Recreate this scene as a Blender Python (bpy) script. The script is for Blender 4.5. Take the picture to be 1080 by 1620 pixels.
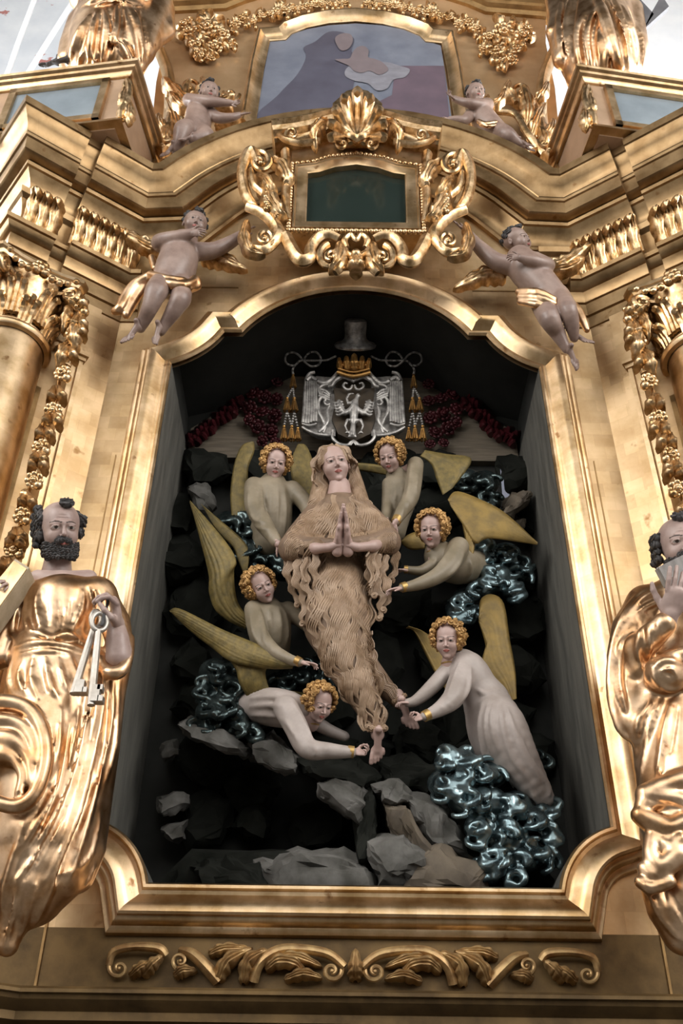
import bpy, bmesh, math, random
import numpy as np
from mathutils import Vector, Matrix, noise, geometry
from mathutils.bvhtree import BVHTree
for o in list(bpy.data.objects): bpy.data.objects.remove(o)
SC = bpy.context.scene; COL = SC.collection
rad = math.radians
# ---------------------------------------------------------------- camera
FPX = 1575.0; TH = rad(37.5); RO = rad(0.75)
CAM = Vector((-0.07, -4.2, 1.6))
_r = Vector((1,0,0)); _u = Vector((0,-math.sin(TH),math.cos(TH))); FW = Vector((0,math.cos(TH),math.sin(TH)))
RT = _r*math.cos(RO)+_u*math.sin(RO); UP = -_r*math.sin(RO)+_u*math.cos(RO)
cd = bpy.data.cameras.new('camera'); cam = bpy.data.objects.new('camera', cd); COL.objects.link(cam)
cd.sensor_fit='VERTICAL'; cd.sensor_height=36; cd.lens=35; cd.clip_end=200
M = Matrix((RT,UP,-FW)).transposed().to_4x4(); M.translation = CAM; cam.matrix_world = M
SC.camera = cam
# ---------------------------------------------------------------- world, lights, exposure
SC.view_settings.view_transform='Standard'; SC.view_settings.look='None'; SC.view_settings.gamma=1
SC.view_settings.use_curve_mapping=False
SC.view_settings.exposure = 0.42
w = bpy.data.worlds.new('world'); SC.world = w; w.use_nodes=True
_nt=w.node_tree; _tc=_nt.nodes.new('ShaderNodeTexCoord'); _sp=_nt.nodes.new('ShaderNodeSeparateXYZ'); _rp=_nt.nodes.new('ShaderNodeValToRGB')
_nt.links.new(_tc.outputs['Generated'],_sp.inputs[0]); _mr=_nt.nodes.new('ShaderNodeMapRange'); _mr.inputs[1].default_value=-1; _nt.links.new(_sp.outputs['Z'],_mr.inputs[0]); _nt.links.new(_mr.outputs[0],_rp.inputs[0])
_e=_rp.color_ramp.elements; _e[0].position=.45; _e[0].color=(.02,.02,.02,1); _e[1].position=.56; _e[1].color=(.30,.31,.33,1)
for _p,_c in ((.64,.85),(.73,.70),(.80,.14),(1.0,.03)): _q=_e.new(_p); _q.color=(_c*.95,_c*.98,_c,1)
_nt.links.new(_rp.outputs[0],_nt.nodes['Background'].inputs[0]); _nt.nodes['Background'].inputs[1].default_value=.34
def area(name, loc, target, sx, sy, power, color=(1,1,1)):
    l=bpy.data.lights.new(name,'AREA'); l.shape='RECTANGLE'; l.size=sx; l.size_y=sy; l.energy=power; l.color=color
    o=bpy.data.objects.new(name,l); COL.objects.link(o); o.location=loc
    o.rotation_euler=(Vector(target)-Vector(loc)).to_track_quat('-Z','Y').to_euler(); return o
area('window_light_left',(-8.4,-7.0,8.6),(0,-1,4.6),8,7.4,950,(1,.965,.92))
area('window_light_right',(8.4,-7.0,8.6),(0,-1,4.6),8,7.4,1000,(1,.965,.92))
area('window_light_nave',(.5,-12.5,10.2),(0,-1,6.0),10,8.5,420,(1,.965,.92))
area('window_light_apse',(6.8,1.0,9.0),(3.2,3.2,11.5),2,3,900,(1,1,1))
area('added_light_apse_left',(-7.2,.4,9.0),(-3.0,2.6,10.0),2,3,420,(.95,.98,1))  # added, unseen lamp that brightens the painted vault on the left
# ---------------------------------------------------------------- pixel ray to world point at depth y
def P(u,v,y=0.0):
    d = FW*FPX + RT*(u-540) + UP*(810-v); t=(y-CAM.y)/d.y
    return CAM + d*t
def PX(p):
    d=Vector(p)-CAM; z=d.dot(FW); return (540+FPX*d.dot(RT)/z, 810-FPX*d.dot(UP)/z, p[1])
def mpp(u,v,y=0.0):
    d = FW*FPX + RT*(u-540) + UP*(810-v); return (y-CAM.y)/d.y
# ---------------------------------------------------------------- objects
BASE={}
def link(o): COL.objects.link(o); return o
def mesh_data(name, V, F, smooth=40, mi=None):
    me=bpy.data.meshes.new(name)
    V=np.asarray(V,dtype=np.float32).reshape(-1,3)
    me.from_pydata(V.tolist(), [], F if isinstance(F,list) else F.tolist())
    if mi is not None: me.polygons.foreach_set('material_index', np.asarray(mi,dtype=np.int32))
    if smooth: 
        me.shade_smooth()
        if smooth<180: me.set_sharp_from_angle(angle=rad(smooth))
    me.update(); return me
def obj(name, VF, mat, parent=None, smooth=40, mi=None, label=None):
    V,F=VF[0],VF[1]
    if mi is None and len(VF)>2: mi=VF[2]
    V=np.array(V,dtype=np.float64).reshape(-1,3)
    if parent is not None: b=BASE[parent.name]
    else: b=Vector(((V[:,0].min()+V[:,0].max())/2,(V[:,1].min()+V[:,1].max())/2,V[:,2].min()))
    V=V-np.array(b)
    me=mesh_data(name,V,F,smooth,mi)
    for m in (mat if isinstance(mat,(list,tuple)) else [mat]): me.materials.append(m)
    o=bpy.data.objects.new(name,me); link(o)
    if parent is None: o.location=b
    else: o.parent=parent
    BASE[o.name]=b
    if label: o['label']=label
    return o
def tag(o,label=None,cat=None,group=None,kind=None):
    if label: o['label']=label
    if cat: o['category']=cat
    if group: o['group']=group
    if kind: o['kind']=kind
    return o
def thing(name,label,cat,loc,group=None):
    o=bpy.data.objects.new(name,None); link(o); o.location=loc; o.empty_display_size=.1
    BASE[o.name]=Vector(loc); tag(o,label,cat,group); return o
def cat_vf(*parts):
    V=[];F=[];MI=[];n=0
    for p in parts:
        v=np.asarray(p[0],dtype=np.float64).reshape(-1,3); V.append(v)
        F+= [tuple(int(i)+n for i in f) for f in p[1]]; n+=len(v)
        MI+= list(p[2]) if len(p)>2 and p[2] is not None else [0]*len(p[1])
    return (np.concatenate(V),F,MI)
def mirror(vf):
    V=np.array(vf[0],dtype=float).reshape(-1,3)*np.array([-1,1,1])
    r=(V,[tuple(reversed(f)) for f in vf[1]])
    return r+tuple(vf[2:])
def side(vf,s): return vf if s<0 else mirror(vf)     # everything mirrored is drawn for the left
# ---------------------------------------------------------------- mesh builders
def box(x0,x1,y0,y1,z0,z1):
    V=[(x,y,z) for x in (x0,x1) for y in (y0,y1) for z in (z0,z1)]
    return (V,[(0,1,3,2),(4,6,7,5),(0,4,5,1),(2,3,7,6),(0,2,6,4),(1,5,7,3)])
def sweep(path, prof, closed=False, out=None, cap=True):
    """prof (h,d): h along in-plane normal, d along outward; mitred at corners"""
    path=[Vector(p) for p in path]; n=len(path); T=[];O=[];N=[]
    m = n if closed else n-1
    for i in range(m):
        t=(path[(i+1)%n]-path[i]).normalized(); T.append(t)
        o=Vector(out) if out is not None else t.cross(Vector((0,0,1))).normalized()
        O.append(o); N.append(o.cross(t).normalized())
    V=[]
    for i in range(n):
        if closed: a=(i-1)%n; b=i
        else: a=max(i-1,0); b=min(i,m-1)
        mp=(T[a]+T[b]); mp=mp.normalized() if mp.length>1e-6 else T[a]
        den=T[a].dot(mp)
        for h,d in prof:
            q=path[i]+O[a]*d+N[a]*h
            if abs(den)>1e-4: q=q-T[a]*((q-path[i]).dot(mp)/den)
            V.append(q)
    k=len(prof); F=[]
    for i in range(m):
        j=(i+1)%n
        for a in range(k-1): F.append((i*k+a,j*k+a,j*k+a+1,i*k+a+1))
    if cap and not closed:
        F.append(tuple(range(k))); F.append(tuple(reversed([ (n-1)*k+a for a in range(k)])))
    return (V,F)
ORN=[0.0]
def tube(pts, r, seg=8, cap=True, flat=None, twist=0, squash=1.0):
    """tapered tube through pts; r scalar or list"""
    pts=[Vector(p) for p in pts]; n=len(pts)
    if not hasattr(r,'__len__'): r=[r]*n
    fl=ORN[0]
    if fl and seg>=7: seg=12
    else: fl=0
    V=[];F=[]; prev=None
    for i in range(n):
        t=(pts[min(i+1,n-1)]-pts[max(i-1,0)])
        t=t.normalized() if t.length>1e-9 else Vector((0,0,1))
        if prev is None:
            a=Vector(flat) if flat else (Vector((0,0,1)) if abs(t.z)<.9 else Vector((1,0,0)))
        else: a=prev
        if flat: a=Vector(flat)
        a=(a-t*a.dot(t)); a=a.normalized() if a.length>1e-6 else t.orthogonal().normalized()
        prev=a; b=t.cross(a)
        for s in range(seg):
            an=2*math.pi*s/seg
            V.append(pts[i]+(a*math.cos(an)*squash+b*math.sin(an))*(r[i]*(1+fl*math.cos(4*an)) if fl else r[i]))
    for i in range(n-1):
        for s in range(seg):
            s2=(s+1)%seg; F.append((i*seg+s,i*seg+s2,(i+1)*seg+s2,(i+1)*seg+s))
    if cap:
        F.append(tuple(reversed(range(seg)))); F.append(tuple((n-1)*seg+s for s in range(seg)))
    return (V,F)
def lathe(prof, center, seg=48, axis='z', a0=0, a1=2*math.pi):
    """prof (r,z)"""
    full=abs(a1-a0-2*math.pi)<1e-6; n=seg if full else seg+1
    V=[];F=[];c=Vector(center);k=len(prof)
    for i in range(n):
        an=a0+(a1-a0)*i/seg
        for r,z in prof: V.append(c+Vector((r*math.cos(an),r*math.sin(an),z)))
    for i in range(seg):
        j=(i+1)%n
        for a in range(k-1): F.append((i*k+a,j*k+a,j*k+a+1,i*k+a+1))
    return (V,F)
def ball(c,r,seg=12,rings=8,sc=(1,1,1),rot=None):
    V=[];F=[];c=Vector(c)
    for i in range(rings+1):
        ph=math.pi*i/rings
        for s in range(seg):
            an=2*math.pi*s/seg
            p=Vector((math.sin(ph)*math.cos(an)*r*sc[0],math.sin(ph)*math.sin(an)*r*sc[1],math.cos(ph)*r*sc[2]))
            if rot is not None: p=rot@p
            V.append(c+p)
    for i in range(rings):
        for s in range(seg):
            s2=(s+1)%seg; F.append((i*seg+s,(i+1)*seg+s,(i+1)*seg+s2,i*seg+s2))
    return (V,F)
def prism(poly, y0, y1, inset=0.0):
    """poly of world (x,z) points, extruded in y from y0 (back) to y1 (front)"""
    n=len(poly); tri=geometry.tessellate_polygon([[Vector((p[0],0,p[1])) for p in poly]])
    V=[(p[0],y0,p[1]) for p in poly]+[(p[0],y1,p[1]) for p in poly]
    F=[(i,(i+1)%n,(i+1)%n+n,i+n) for i in range(n)]
    F+=[tuple(i+n for i in t) for t in tri]+[tuple(reversed(t)) for t in tri]
    return (V,F)
def cr(pts, n=8, closed=False):
    """catmull-rom through tuples of any length"""
    A=[np.array(p,dtype=float) for p in pts]; m=len(A); out=[]
    if m<3 and not closed:
        return [tuple(A[0]+(A[1]-A[0])*t/n) for t in range(n)]+[tuple(A[1])]
    rng=range(m if closed else m-1)
    for i in rng:
        if closed: p0,p1,p2,p3=A[(i-1)%m],A[i],A[(i+1)%m],A[(i+2)%m]
        else: p0,p1,p2,p3=A[max(i-1,0)],A[i],A[i+1],A[min(i+2,m-1)]
        for k in range(n):
            t=k/n; out.append(tuple(.5*((2*p1)+(-p0+p2)*t+(2*p0-5*p1+4*p2-p3)*t*t+(-p0+3*p1-3*p2+p3)*t**3)))
    if not closed: out.append(tuple(A[-1]))
    return out
def ptube(pts, n=6, seg=8, squash=1.0, **k):
    """pts (u,v,y,r_px) smoothed tube"""
    q=cr(pts,n); return tube([P(a[0],a[1],a[2]) for a in q],[max(a[3],.05)*mpp(a[0],a[1],a[2]) for a in q],seg,squash=squash,flat=(0,1,0) if squash!=1 else None,**k)
# ---------------------------------------------------------------- clay: signed distance sculpting
def surface_nets(Fd, org, h):
    s=Fd<0
    c=np.zeros(tuple(np.array(Fd.shape)-1),dtype=np.int8)
    for dx in (0,1):
        for dy in (0,1):
            for dz in (0,1):
                c+=s[dx:dx+c.shape[0],dy:dy+c.shape[1],dz:dz+c.shape[2]]
    act=(c>0)&(c<8); idx=np.argwhere(act)
    if len(idx)==0: return (np.zeros((0,3)),[])
    ids=-np.ones(c.shape,dtype=np.int64); ids[act]=np.arange(len(idx))
    acc=np.zeros((len(idx),3)); cnt=np.zeros(len(idx))
    cor=[(a,b,d) for a in (0,1) for b in (0,1) for d in (0,1)]
    val={q:Fd[idx[:,0]+q[0],idx[:,1]+q[1],idx[:,2]+q[2]] for q in cor}
    for q in cor:
        for ax in range(3):
            if q[ax]==0:
                q2=list(q); q2[ax]=1; q2=tuple(q2); a=val[q]; b=val[q2]; m=(a<0)!=(b<0)
                t=np.where(m,a/np.where(m,a-b,1),0)
                p=np.tile(np.array(q,dtype=float),(len(idx),1)); p[:,ax]+=t
                acc+=p*m[:,None]; cnt+=m
    V=org+(idx+acc/cnt[:,None])*h
    Q=[]
    for ax in range(3):
        a=np.take(s,range(s.shape[ax]-1),axis=ax); b=np.take(s,range(1,s.shape[ax]),axis=ax)
        e=np.argwhere(a!=b); o1,o2=[(1,2),(2,0),(0,1)][ax]
        ok=(e[:,o1]>0)&(e[:,o2]>0)&(e[:,o1]<c.shape[o1])&(e[:,o2]<c.shape[o2])&(e[:,ax]<c.shape[ax])
        e=e[ok]; d1=np.zeros(3,int); d1[o1]=1; d2=np.zeros(3,int); d2[o2]=1
        g=lambda q: ids[q[:,0],q[:,1],q[:,2]]
        qd=np.stack([g(e-d1-d2),g(e-d2),g(e),g(e-d1)],axis=1)
        fl=s[e[:,0],e[:,1],e[:,2]]
        qd[~fl]=qd[~fl][:,::-1]; Q.append(qd)
    Q=np.concatenate(Q); Q=Q[(Q>=0).all(axis=1)]
    return (V,Q.tolist())
def relax(V,F,it):
    if it<=0 or len(V)==0: return V
    Q=np.array(F); E=np.concatenate([Q[:,[0,1]],Q[:,[1,2]],Q[:,[2,3]],Q[:,[3,0]]]); n=len(V); V=V.copy()
    cnt=np.bincount(E[:,0],minlength=n)+np.bincount(E[:,1],minlength=n)+1e-9
    for i in range(it*2):
        f=.55 if i%2==0 else -.50
        A=np.stack([np.bincount(E[:,0],V[E[:,1],k],n)+np.bincount(E[:,1],V[E[:,0],k],n) for k in range(3)],1)/cnt[:,None]
        V=V+(A-V)*f
    return V
class Clay:
    def __init__(s,h=.01,k=.03,sm=3): s.h=h; s.k=k; s.pr=[]; s.mods=[]; s.sm=sm
    def seg(s,a,b,ra,rb,k=None,op=1,lim=None): s.pr.append(('s',np.array(a,float),np.array(b,float),float(ra),float(rb),s.k if k is None else k,op)); return s
    def t(s,pts,k=None,op=1,n=0,dy=0):
        """pixel tube: (u,v,y,r_px)"""
        if n: pts=cr(pts,n)
        w=[(P(p[0],p[1],p[2]+dy),p[3]*mpp(p[0],p[1],p[2])) for p in pts]
        return s.grp([(np.array(a,float),np.array(b,float),ra,rb) for (a,ra),(b,rb) in zip(w[:-1],w[1:])],k,op)
    def grp(s,L,k=None,op=1): s.pr.append(('g',L,None,None,0,s.k if k is None else k,op)); return s
    def e(s,u,v,y,ru,rv,rf,rot=0,k=None,op=1):
        """pixel ellipsoid: radii along image right, up, view direction; rot clockwise in image"""
        c=P(u,v,y); m=mpp(u,v,y); a=rad(rot)
        R=RT*math.cos(a)-UP*math.sin(a); U=RT*math.sin(a)+UP*math.cos(a)
        return s.ew(c,(R,U,FW),(ru*m,rv*m,rf*m),k,op)
    def ew(s,c,ax,r,k=None,op=1):
        s.pr.append(('e',np.array(c,float),np.array([list(x) for x in ax],float),np.array(r,float),0,s.k if k is None else k,op)); return s
    def build(s):
        lo=np.full(3,1e9); hi=np.full(3,-1e9)
        for p in s.pr:
            if p[6]<0: continue
            if p[0]=='s':
                for q,r in ((p[1],p[3]),(p[2],p[4])): lo=np.minimum(lo,q-r); hi=np.maximum(hi,q+r)
            elif p[0]=='g':
                for a,b,ra,rb in p[1]: lo=np.minimum(lo,np.minimum(a-ra,b-rb)); hi=np.maximum(hi,np.maximum(a+ra,b+rb))
            else:
                ext=np.sqrt(((p[2]*p[3][:,None])**2).sum(0)); lo=np.minimum(lo,p[1]-ext); hi=np.maximum(hi,p[1]+ext)
        h=s.h; lo-=3*h; hi+=3*h; n=np.ceil((hi-lo)/h).astype(int)+1
        Fd=np.full(tuple(n),1.0,dtype=np.float32)
        ax=[(lo[i]+np.arange(n[i])*h).astype(np.float32) for i in range(3)]
        for p in s.pr:
            k=max(p[5],1e-5); pad=k+2.5*h
            if p[0]=='g':
                l=np.min([np.minimum(a-ra,b-rb) for a,b,ra,rb in p[1]],axis=0)-pad; u=np.max([np.maximum(a+ra,b+rb) for a,b,ra,rb in p[1]],axis=0)+pad
            elif p[0]=='s':
                a,b,ra,rb=p[1],p[2],p[3],p[4]; l=np.minimum(a-ra,b-rb)-pad; u=np.maximum(a+ra,b+rb)+pad
            else:
                ext=np.sqrt(((p[2]*p[3][:,None])**2).sum(0)); l=p[1]-ext-pad; u=p[1]+ext+pad
            i0=np.clip(np.floor((l-lo)/h).astype(int),0,n-1); i1=np.clip(np.ceil((u-lo)/h).astype(int)+1,1,n)
            if (i1<=i0).any(): continue
            X=ax[0][i0[0]:i1[0]][:,None,None]; Y=ax[1][i0[1]:i1[1]][None,:,None]; Z=ax[2][i0[2]:i1[2]][None,None,:]
            if p[0]=='g':
                d=np.full(tuple(i1-i0),9.0,dtype=np.float32)
                for a,b,ra,rb in p[1]:
                    j0=np.clip(np.floor((np.minimum(a-ra,b-rb)-pad-lo)/h).astype(int),i0,i1-1)-i0; j1=np.clip(np.ceil((np.maximum(a+ra,b+rb)+pad-lo)/h).astype(int)+1,i0+1,i1)-i0
                    if (j1<=j0).any(): continue
                    q=(slice(j0[0],j1[0]),slice(j0[1],j1[1]),slice(j0[2],j1[2])); x=X[q[0]]; y=Y[:,q[1]]; z=Z[:,:,q[2]]
                    ab=b-a; L=max(float(ab@ab),1e-12); t=np.clip(((x-a[0])*ab[0]+(y-a[1])*ab[1]+(z-a[2])*ab[2])/L,0,1)
                    dd=np.sqrt((x-a[0]-t*ab[0])**2+(y-a[1]-t*ab[1])**2+(z-a[2]-t*ab[2])**2)-(ra+(rb-ra)*t); d[q]=np.minimum(d[q],dd)
            elif p[0]=='s':
                ab=b-a; L=max(float(ab@ab),1e-12)
                t=((X-a[0])*ab[0]+(Y-a[1])*ab[1]+(Z-a[2])*ab[2])/L; t=np.clip(t,0,1)
                d=np.sqrt((X-a[0]-t*ab[0])**2+(Y-a[1]-t*ab[1])**2+(Z-a[2]-t*ab[2])**2)-(ra+(rb-ra)*t)
            else:
                q=[(X-p[1][0])*m[0]+(Y-p[1][1])*m[1]+(Z-p[1][2])*m[2] for m in p[2]]
                k0=np.sqrt(sum((q[i]/p[3][i])**2 for i in range(3))); k1=np.sqrt(sum((q[i]/p[3][i]**2)**2 for i in range(3)))+1e-9
                d=k0*(k0-1)/k1
            sl=(slice(i0[0],i1[0]),slice(i0[1],i1[1]),slice(i0[2],i1[2])); cur=Fd[sl]
            if p[6]>0:
                g=np.clip(.5+.5*(cur-d)/k,0,1); Fd[sl]=cur+(d-cur)*g-k*g*(1-g)
            else:
                g=np.clip(.5-.5*(cur+d)/k,0,1); Fd[sl]=cur+(-d-cur)*g+k*g*(1-g)
        for f in s.mods: Fd=f(Fd,ax)
        V,F=surface_nets(Fd,lo,h)
        return (relax(V,F,s.sm),F)
def bvh(vf): return BVHTree.FromPolygons([Vector(v) for v in vf[0]],[tuple(f) for f in vf[1]])
def cast(b,u,v,off=0):
    d=(P(u,v,0)-CAM).normalized(); r=b.ray_cast(CAM,d)
    if r[0] is None: return None
    return r[0]-d*off
# ---------------------------------------------------------------- materials
def mat(name, col, col2=None, metal=0, rough=.5, bump=.1, scale=12, rough2=None, stretch=(1,1,1), coat=0, spot=None, spec=.5, leaf=0, detail=6):
    m=bpy.data.materials.new(name); m.use_nodes=True; nt=m.node_tree; b=nt.nodes['Principled BSDF']
    L=nt.links.new; N=nt.nodes.new
    tc=N('ShaderNodeTexCoord'); mp=N('ShaderNodeMapping'); mp.inputs['Scale'].default_value=stretch; L(tc.outputs['Object'],mp.inputs[0])
    nz=N('ShaderNodeTexNoise'); nz.inputs['Scale'].default_value=scale; nz.inputs['Detail'].default_value=detail; nz.inputs['Roughness'].default_value=.6; L(mp.outputs[0],nz.inputs['Vector'])
    rp=N('ShaderNodeValToRGB'); e=rp.color_ramp.elements; e[0].position=.36; e[1].position=.64
    c2=col2 or tuple(c*.7 for c in col)
    e[0].color=(*c2,1); e[1].color=(*col,1); L(nz.outputs[0],rp.inputs[0]); last=rp.outputs[0]
    if leaf:       # squares of gold leaf
        vo=N('ShaderNodeTexBrick'); vo.inputs['Scale'].default_value=5; vo.inputs['Mortar Size'].default_value=.004; vo.inputs['Row Height'].default_value=.45; vo.inputs['Mortar Smooth'].default_value=1
        vo.inputs['Color1'].default_value=(1,1,1,1); vo.inputs['Color2'].default_value=(1-leaf,1-leaf*1.1,1-leaf*1.2,1); vo.inputs['Mortar'].default_value=(1-leaf*1.2,1-leaf*1.5,1-leaf*1.8,1)
        sx=N('ShaderNodeMapping'); sx.inputs['Rotation'].default_value=(rad(90),0,0); L(tc.outputs['Object'],sx.inputs[0]); L(sx.outputs[0],vo.inputs['Vector'])
        mx=N('ShaderNodeMix'); mx.data_type='RGBA'; mx.blend_type='MULTIPLY'; mx.inputs[0].default_value=1
        L(last,mx.inputs[6]); L(vo.outputs['Color'],mx.inputs[7]); last=mx.outputs[2]
    if spot:       # worn spots of another colour
        n2=N('ShaderNodeTexNoise'); n2.inputs['Scale'].default_value=scale*2.3; n2.inputs['Detail'].default_value=8; L(tc.outputs['Object'],n2.inputs['Vector'])
        r2=N('ShaderNodeValToRGB'); r2.color_ramp.elements[0].position=.65; r2.color_ramp.elements[1].position=.74; L(n2.outputs[0],r2.inputs[0])
        mx=N('ShaderNodeMix'); mx.data_type='RGBA'; L(r2.outputs[0],mx.inputs[0]); L(last,mx.inputs[6]); mx.inputs[7].default_value=(*spot,1); last=mx.outputs[2]
    L(last,b.inputs['Base Color'])
    b.inputs['Metallic'].default_value=metal; b.inputs['Specular IOR Level'].default_value=spec
    if coat: b.inputs['Coat Weight'].default_value=coat; b.inputs['Coat Roughness'].default_value=.15
    mr=N('ShaderNodeMapRange'); mr.inputs[3].default_value=rough; mr.inputs[4].default_value=rough2 if rough2 is not None else min(rough*1.5,1)
    L(nz.outputs[0],mr.inputs[0]); L(mr.outputs[0],b.inputs['Roughness'])
    if bump:
        bn=N('ShaderNodeBump'); bn.inputs['Strength'].default_value=bump; bn.inputs['Distance'].default_value=.01; L(nz.outputs[0],bn.inputs['Height']); L(bn.outputs[0],b.inputs['Normal'])
    return m
GC=(.78,.55,.24); 
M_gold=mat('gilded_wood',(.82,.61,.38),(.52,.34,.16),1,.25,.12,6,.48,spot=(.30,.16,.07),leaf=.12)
M_goldp=mat('gilded_panel',(.74,.54,.32),(.54,.36,.18),1,.34,.10,4,.55,spot=(.30,.17,.07),leaf=.20)
M_orn=mat('gilded_carving',(.82,.60,.36),(.42,.26,.11),1,.22,.2,22,.44,spot=(.26,.13,.06))
M_cor=mat('shade_darkened_cornice_gilding',(.40,.27,.14),(.24,.15,.07),1,.29,.12,6,.5,spot=(.22,.12,.05),leaf=.10)  # gold darkened mostly for the shade on the entablature, put into its colour
M_dark=mat('old_dark_gilding',(.42,.27,.12),(.26,.16,.07),1,.38,.15,9,.6)
M_robe=mat('copper_gold_robe',(.84,.60,.39),(.50,.28,.13),1,.24,.10,7,.44,spot=(.36,.16,.07))
M_base=mat('brown_gilded_base',(.17,.105,.04),(.08,.048,.018),.6,.40,.2,6,.62)
M_skin=mat('painted_flesh',(.34,.245,.205),(.22,.15,.125),0,.25,.06,9,.5)
M_skinp=mat('pale_flesh_paint',(.52,.37,.33),(.44,.30,.26),0,.35,.05,9,.5)
M_skinr=mat('ruddy_flesh_paint',(.48,.36,.32),(.34,.24,.21),0,.30,.05,9,.5)
M_greyhair=mat('dark_grey_hair',(.07,.065,.065),(.03,.03,.03),0,.45,.2,30)
M_eye=mat('painted_eye_white',(.30,.27,.245),(.28,.25,.22),0,.25,0,5)
M_iris=mat('painted_dark_eye',(.03,.02,.015),(.03,.02,.015),0,.25,0,5)
M_brow=mat('painted_brow',(.08,.055,.045),(.08,.055,.045),0,.5,0,5)
M_lip=mat('painted_lips',(.33,.10,.08),(.28,.08,.07),0,.4,0,5)
def leaf(pts,w,H=.03,nl=4,ribs=3,curl=0.0,nx=10,ny=22,thick=.02):
    """carved acanthus leaf along pixel centre line pts (u,v,y); w half width px; lobed outline, ribs, raised middle"""
    c=cr(pts,max(2,int(ny/(len(pts)-1)))); ny=len(c)-1; W=[P(*p[:3]) for p in c]
    V=[];F=[]; side_=[]
    for i in range(ny+1):
        s=i/ny; t=(W[min(i+1,ny)]-W[max(i-1,0)]).normalized()
        vd=(W[i]-CAM).normalized(); a=t.cross(vd).normalized()
        m=mpp(*c[i][:3]); env=(math.sin(math.pi*min(1,(s*.93+.07)))**.7); ww=w*m*env*(1+.30*abs(math.sin(math.pi*nl*s))-.12)
        for j in range(nx+1):
            q=j/nx*2-1
            hh=H*(1-abs(q)**2.2)*(.35+.65*env)+H*.28*math.cos(q*ribs*math.pi*2+.0)*env*(1-abs(q))-H*.25*math.exp(-(q/.12)**2)
            hh+=H*.22*abs(q)*math.sin(2*math.pi*nl*s-abs(q)*2.5)
            if abs(q)==1: hh=-thick
            lag=-abs(q)*.10*abs(ww)*3
            V.append(W[i]+a*ww*q+Vector((0,-1,0))*hh+t*lag)
    for i in range(ny):
        for j in range(nx): F.append((i*(nx+1)+j,i*(nx+1)+j+1,(i+1)*(nx+1)+j+1,(i+1)*(nx+1)+j))
    return (V,F)
# ================================================================ church room behind and around
def smooth_step(a,b,x): t=min(max((x-a)/(b-a),0),1); return t*t*(3-2*t)
M_plaster=mat('white_vault_plaster',(.80,.80,.80),(.72,.73,.75),0,.8,.05,2)
def wall_paint():
    m=mat('painted_vault',(.70,.72,.74),(.58,.61,.65),0,.7,.04,1.5)
    nt=m.node_tree; N=nt.nodes.new; L=nt.links.new; b=nt.nodes['Principled BSDF']; base=b.inputs['Base Color'].links[0].from_socket
    tc=N('ShaderNodeTexCoord'); vo=N('ShaderNodeTexVoronoi'); vo.inputs['Scale'].default_value=1.6; vo.feature='F1'
    nz=N('ShaderNodeTexNoise'); nz.inputs['Scale'].default_value=9; nz.inputs['Detail'].default_value=4
    L(tc.outputs['Object'],vo.inputs['Vector']); L(tc.outputs['Object'],nz.inputs['Vector'])
    ad=N('ShaderNodeMath'); ad.operation='MULTIPLY_ADD'; ad.inputs[1].default_value=.9; L(nz.outputs[0],ad.inputs[0]); L(vo.outputs[0],ad.inputs[2])
    r=N('ShaderNodeValToRGB'); r.color_ramp.elements[0].position=.60; r.color_ramp.elements[0].color=(1,1,1,1); r.color_ramp.elements[1].position=.66; r.color_ramp.elements[1].color=(0,0,0,1); L(ad.outputs[0],r.inputs[0])
    mx=N('ShaderNodeMix'); mx.data_type='RGBA'; mx.inputs[7].default_value=(.40,.16,.14,1); L(r.outputs[0],mx.inputs[0]); L(base,mx.inputs[6]); L(mx.outputs[2],b.inputs['Base Color'])
    return m
def struct(o): o['kind']='structure'; return o
struct(obj('wall_back',box(-9,9,3.2,3.5,0,26),M_plaster))
struct(obj('wall_left',box(-9.2,-9,-14,3.2,0,26),M_plaster))
struct(obj('wall_right',box(9,9.2,-14,3.2,0,26),M_plaster))
struct(obj('floor',box(-9,9,-14,3.2,-.1,0),mat('dark_stone_floor',(.10,.09,.08),(.06,.055,.05),0,.4,.05,2)))
# painted vault web behind the altar top on the left, with two ribs
VW=[];nv=10
for i in range(nv+1):
    for j in range(nv+1):
        a=i/nv; b=j/nv; VW.append(P(-160+470*a,260-420*b,1.9+.5*math.sin(a*3.1)))
struct(obj('ceiling',(VW,[(i*(nv+1)+j,(i+1)*(nv+1)+j,(i+1)*(nv+1)+j+1,i*(nv+1)+j+1) for i in range(nv) for j in range(nv)]),wall_paint()))
for k,q in enumerate((((-6,170),(28,70),(58,-10)),((24,150),(70,75),(130,-20)))):
    struct(obj('trim_%d'%(k+1),tube([P(u,v,1.85) for u,v in q],.032,8),M_plaster))
# ================================================================ niche frame
Z0=1.6
def arc(cx,cz,r,a0,a1,n): return [(cx+r*math.cos(rad(a0+(a1-a0)*i/n)),cz+r*math.sin(rad(a0+(a1-a0)*i/n))) for i in range(n+1)]
R_A=.786; zc=4.98-R_A; a_s=math.degrees(math.asin((4.57-zc)/R_A))
def bow(p,q,sag,n):
    (x0,z0),(x1,z1)=p,q; L=math.hypot(x1-x0,z1-z0); nx,nz=-(z1-z0)/L,(x1-x0)/L; R=(L*L/4+sag*sag)/(2*sag); h=R-sag
    return [(x0+(x1-x0)*i/n+nx*(math.sqrt(R*R-(L*(i/n-.5))**2)-h), z0+(z1-z0)*i/n+nz*(math.sqrt(R*R-(L*(i/n-.5))**2)-h)) for i in range(n+1)]
half=bow((.84,1.27),(1.09,1.53),.05,12)+[(1.09,4.29)]+bow((1.09,4.29),(.80,4.57),.038,10)[1:]+[(.69,4.57)]+arc(0,zc,R_A,a_s,90,18)[1:]
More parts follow.
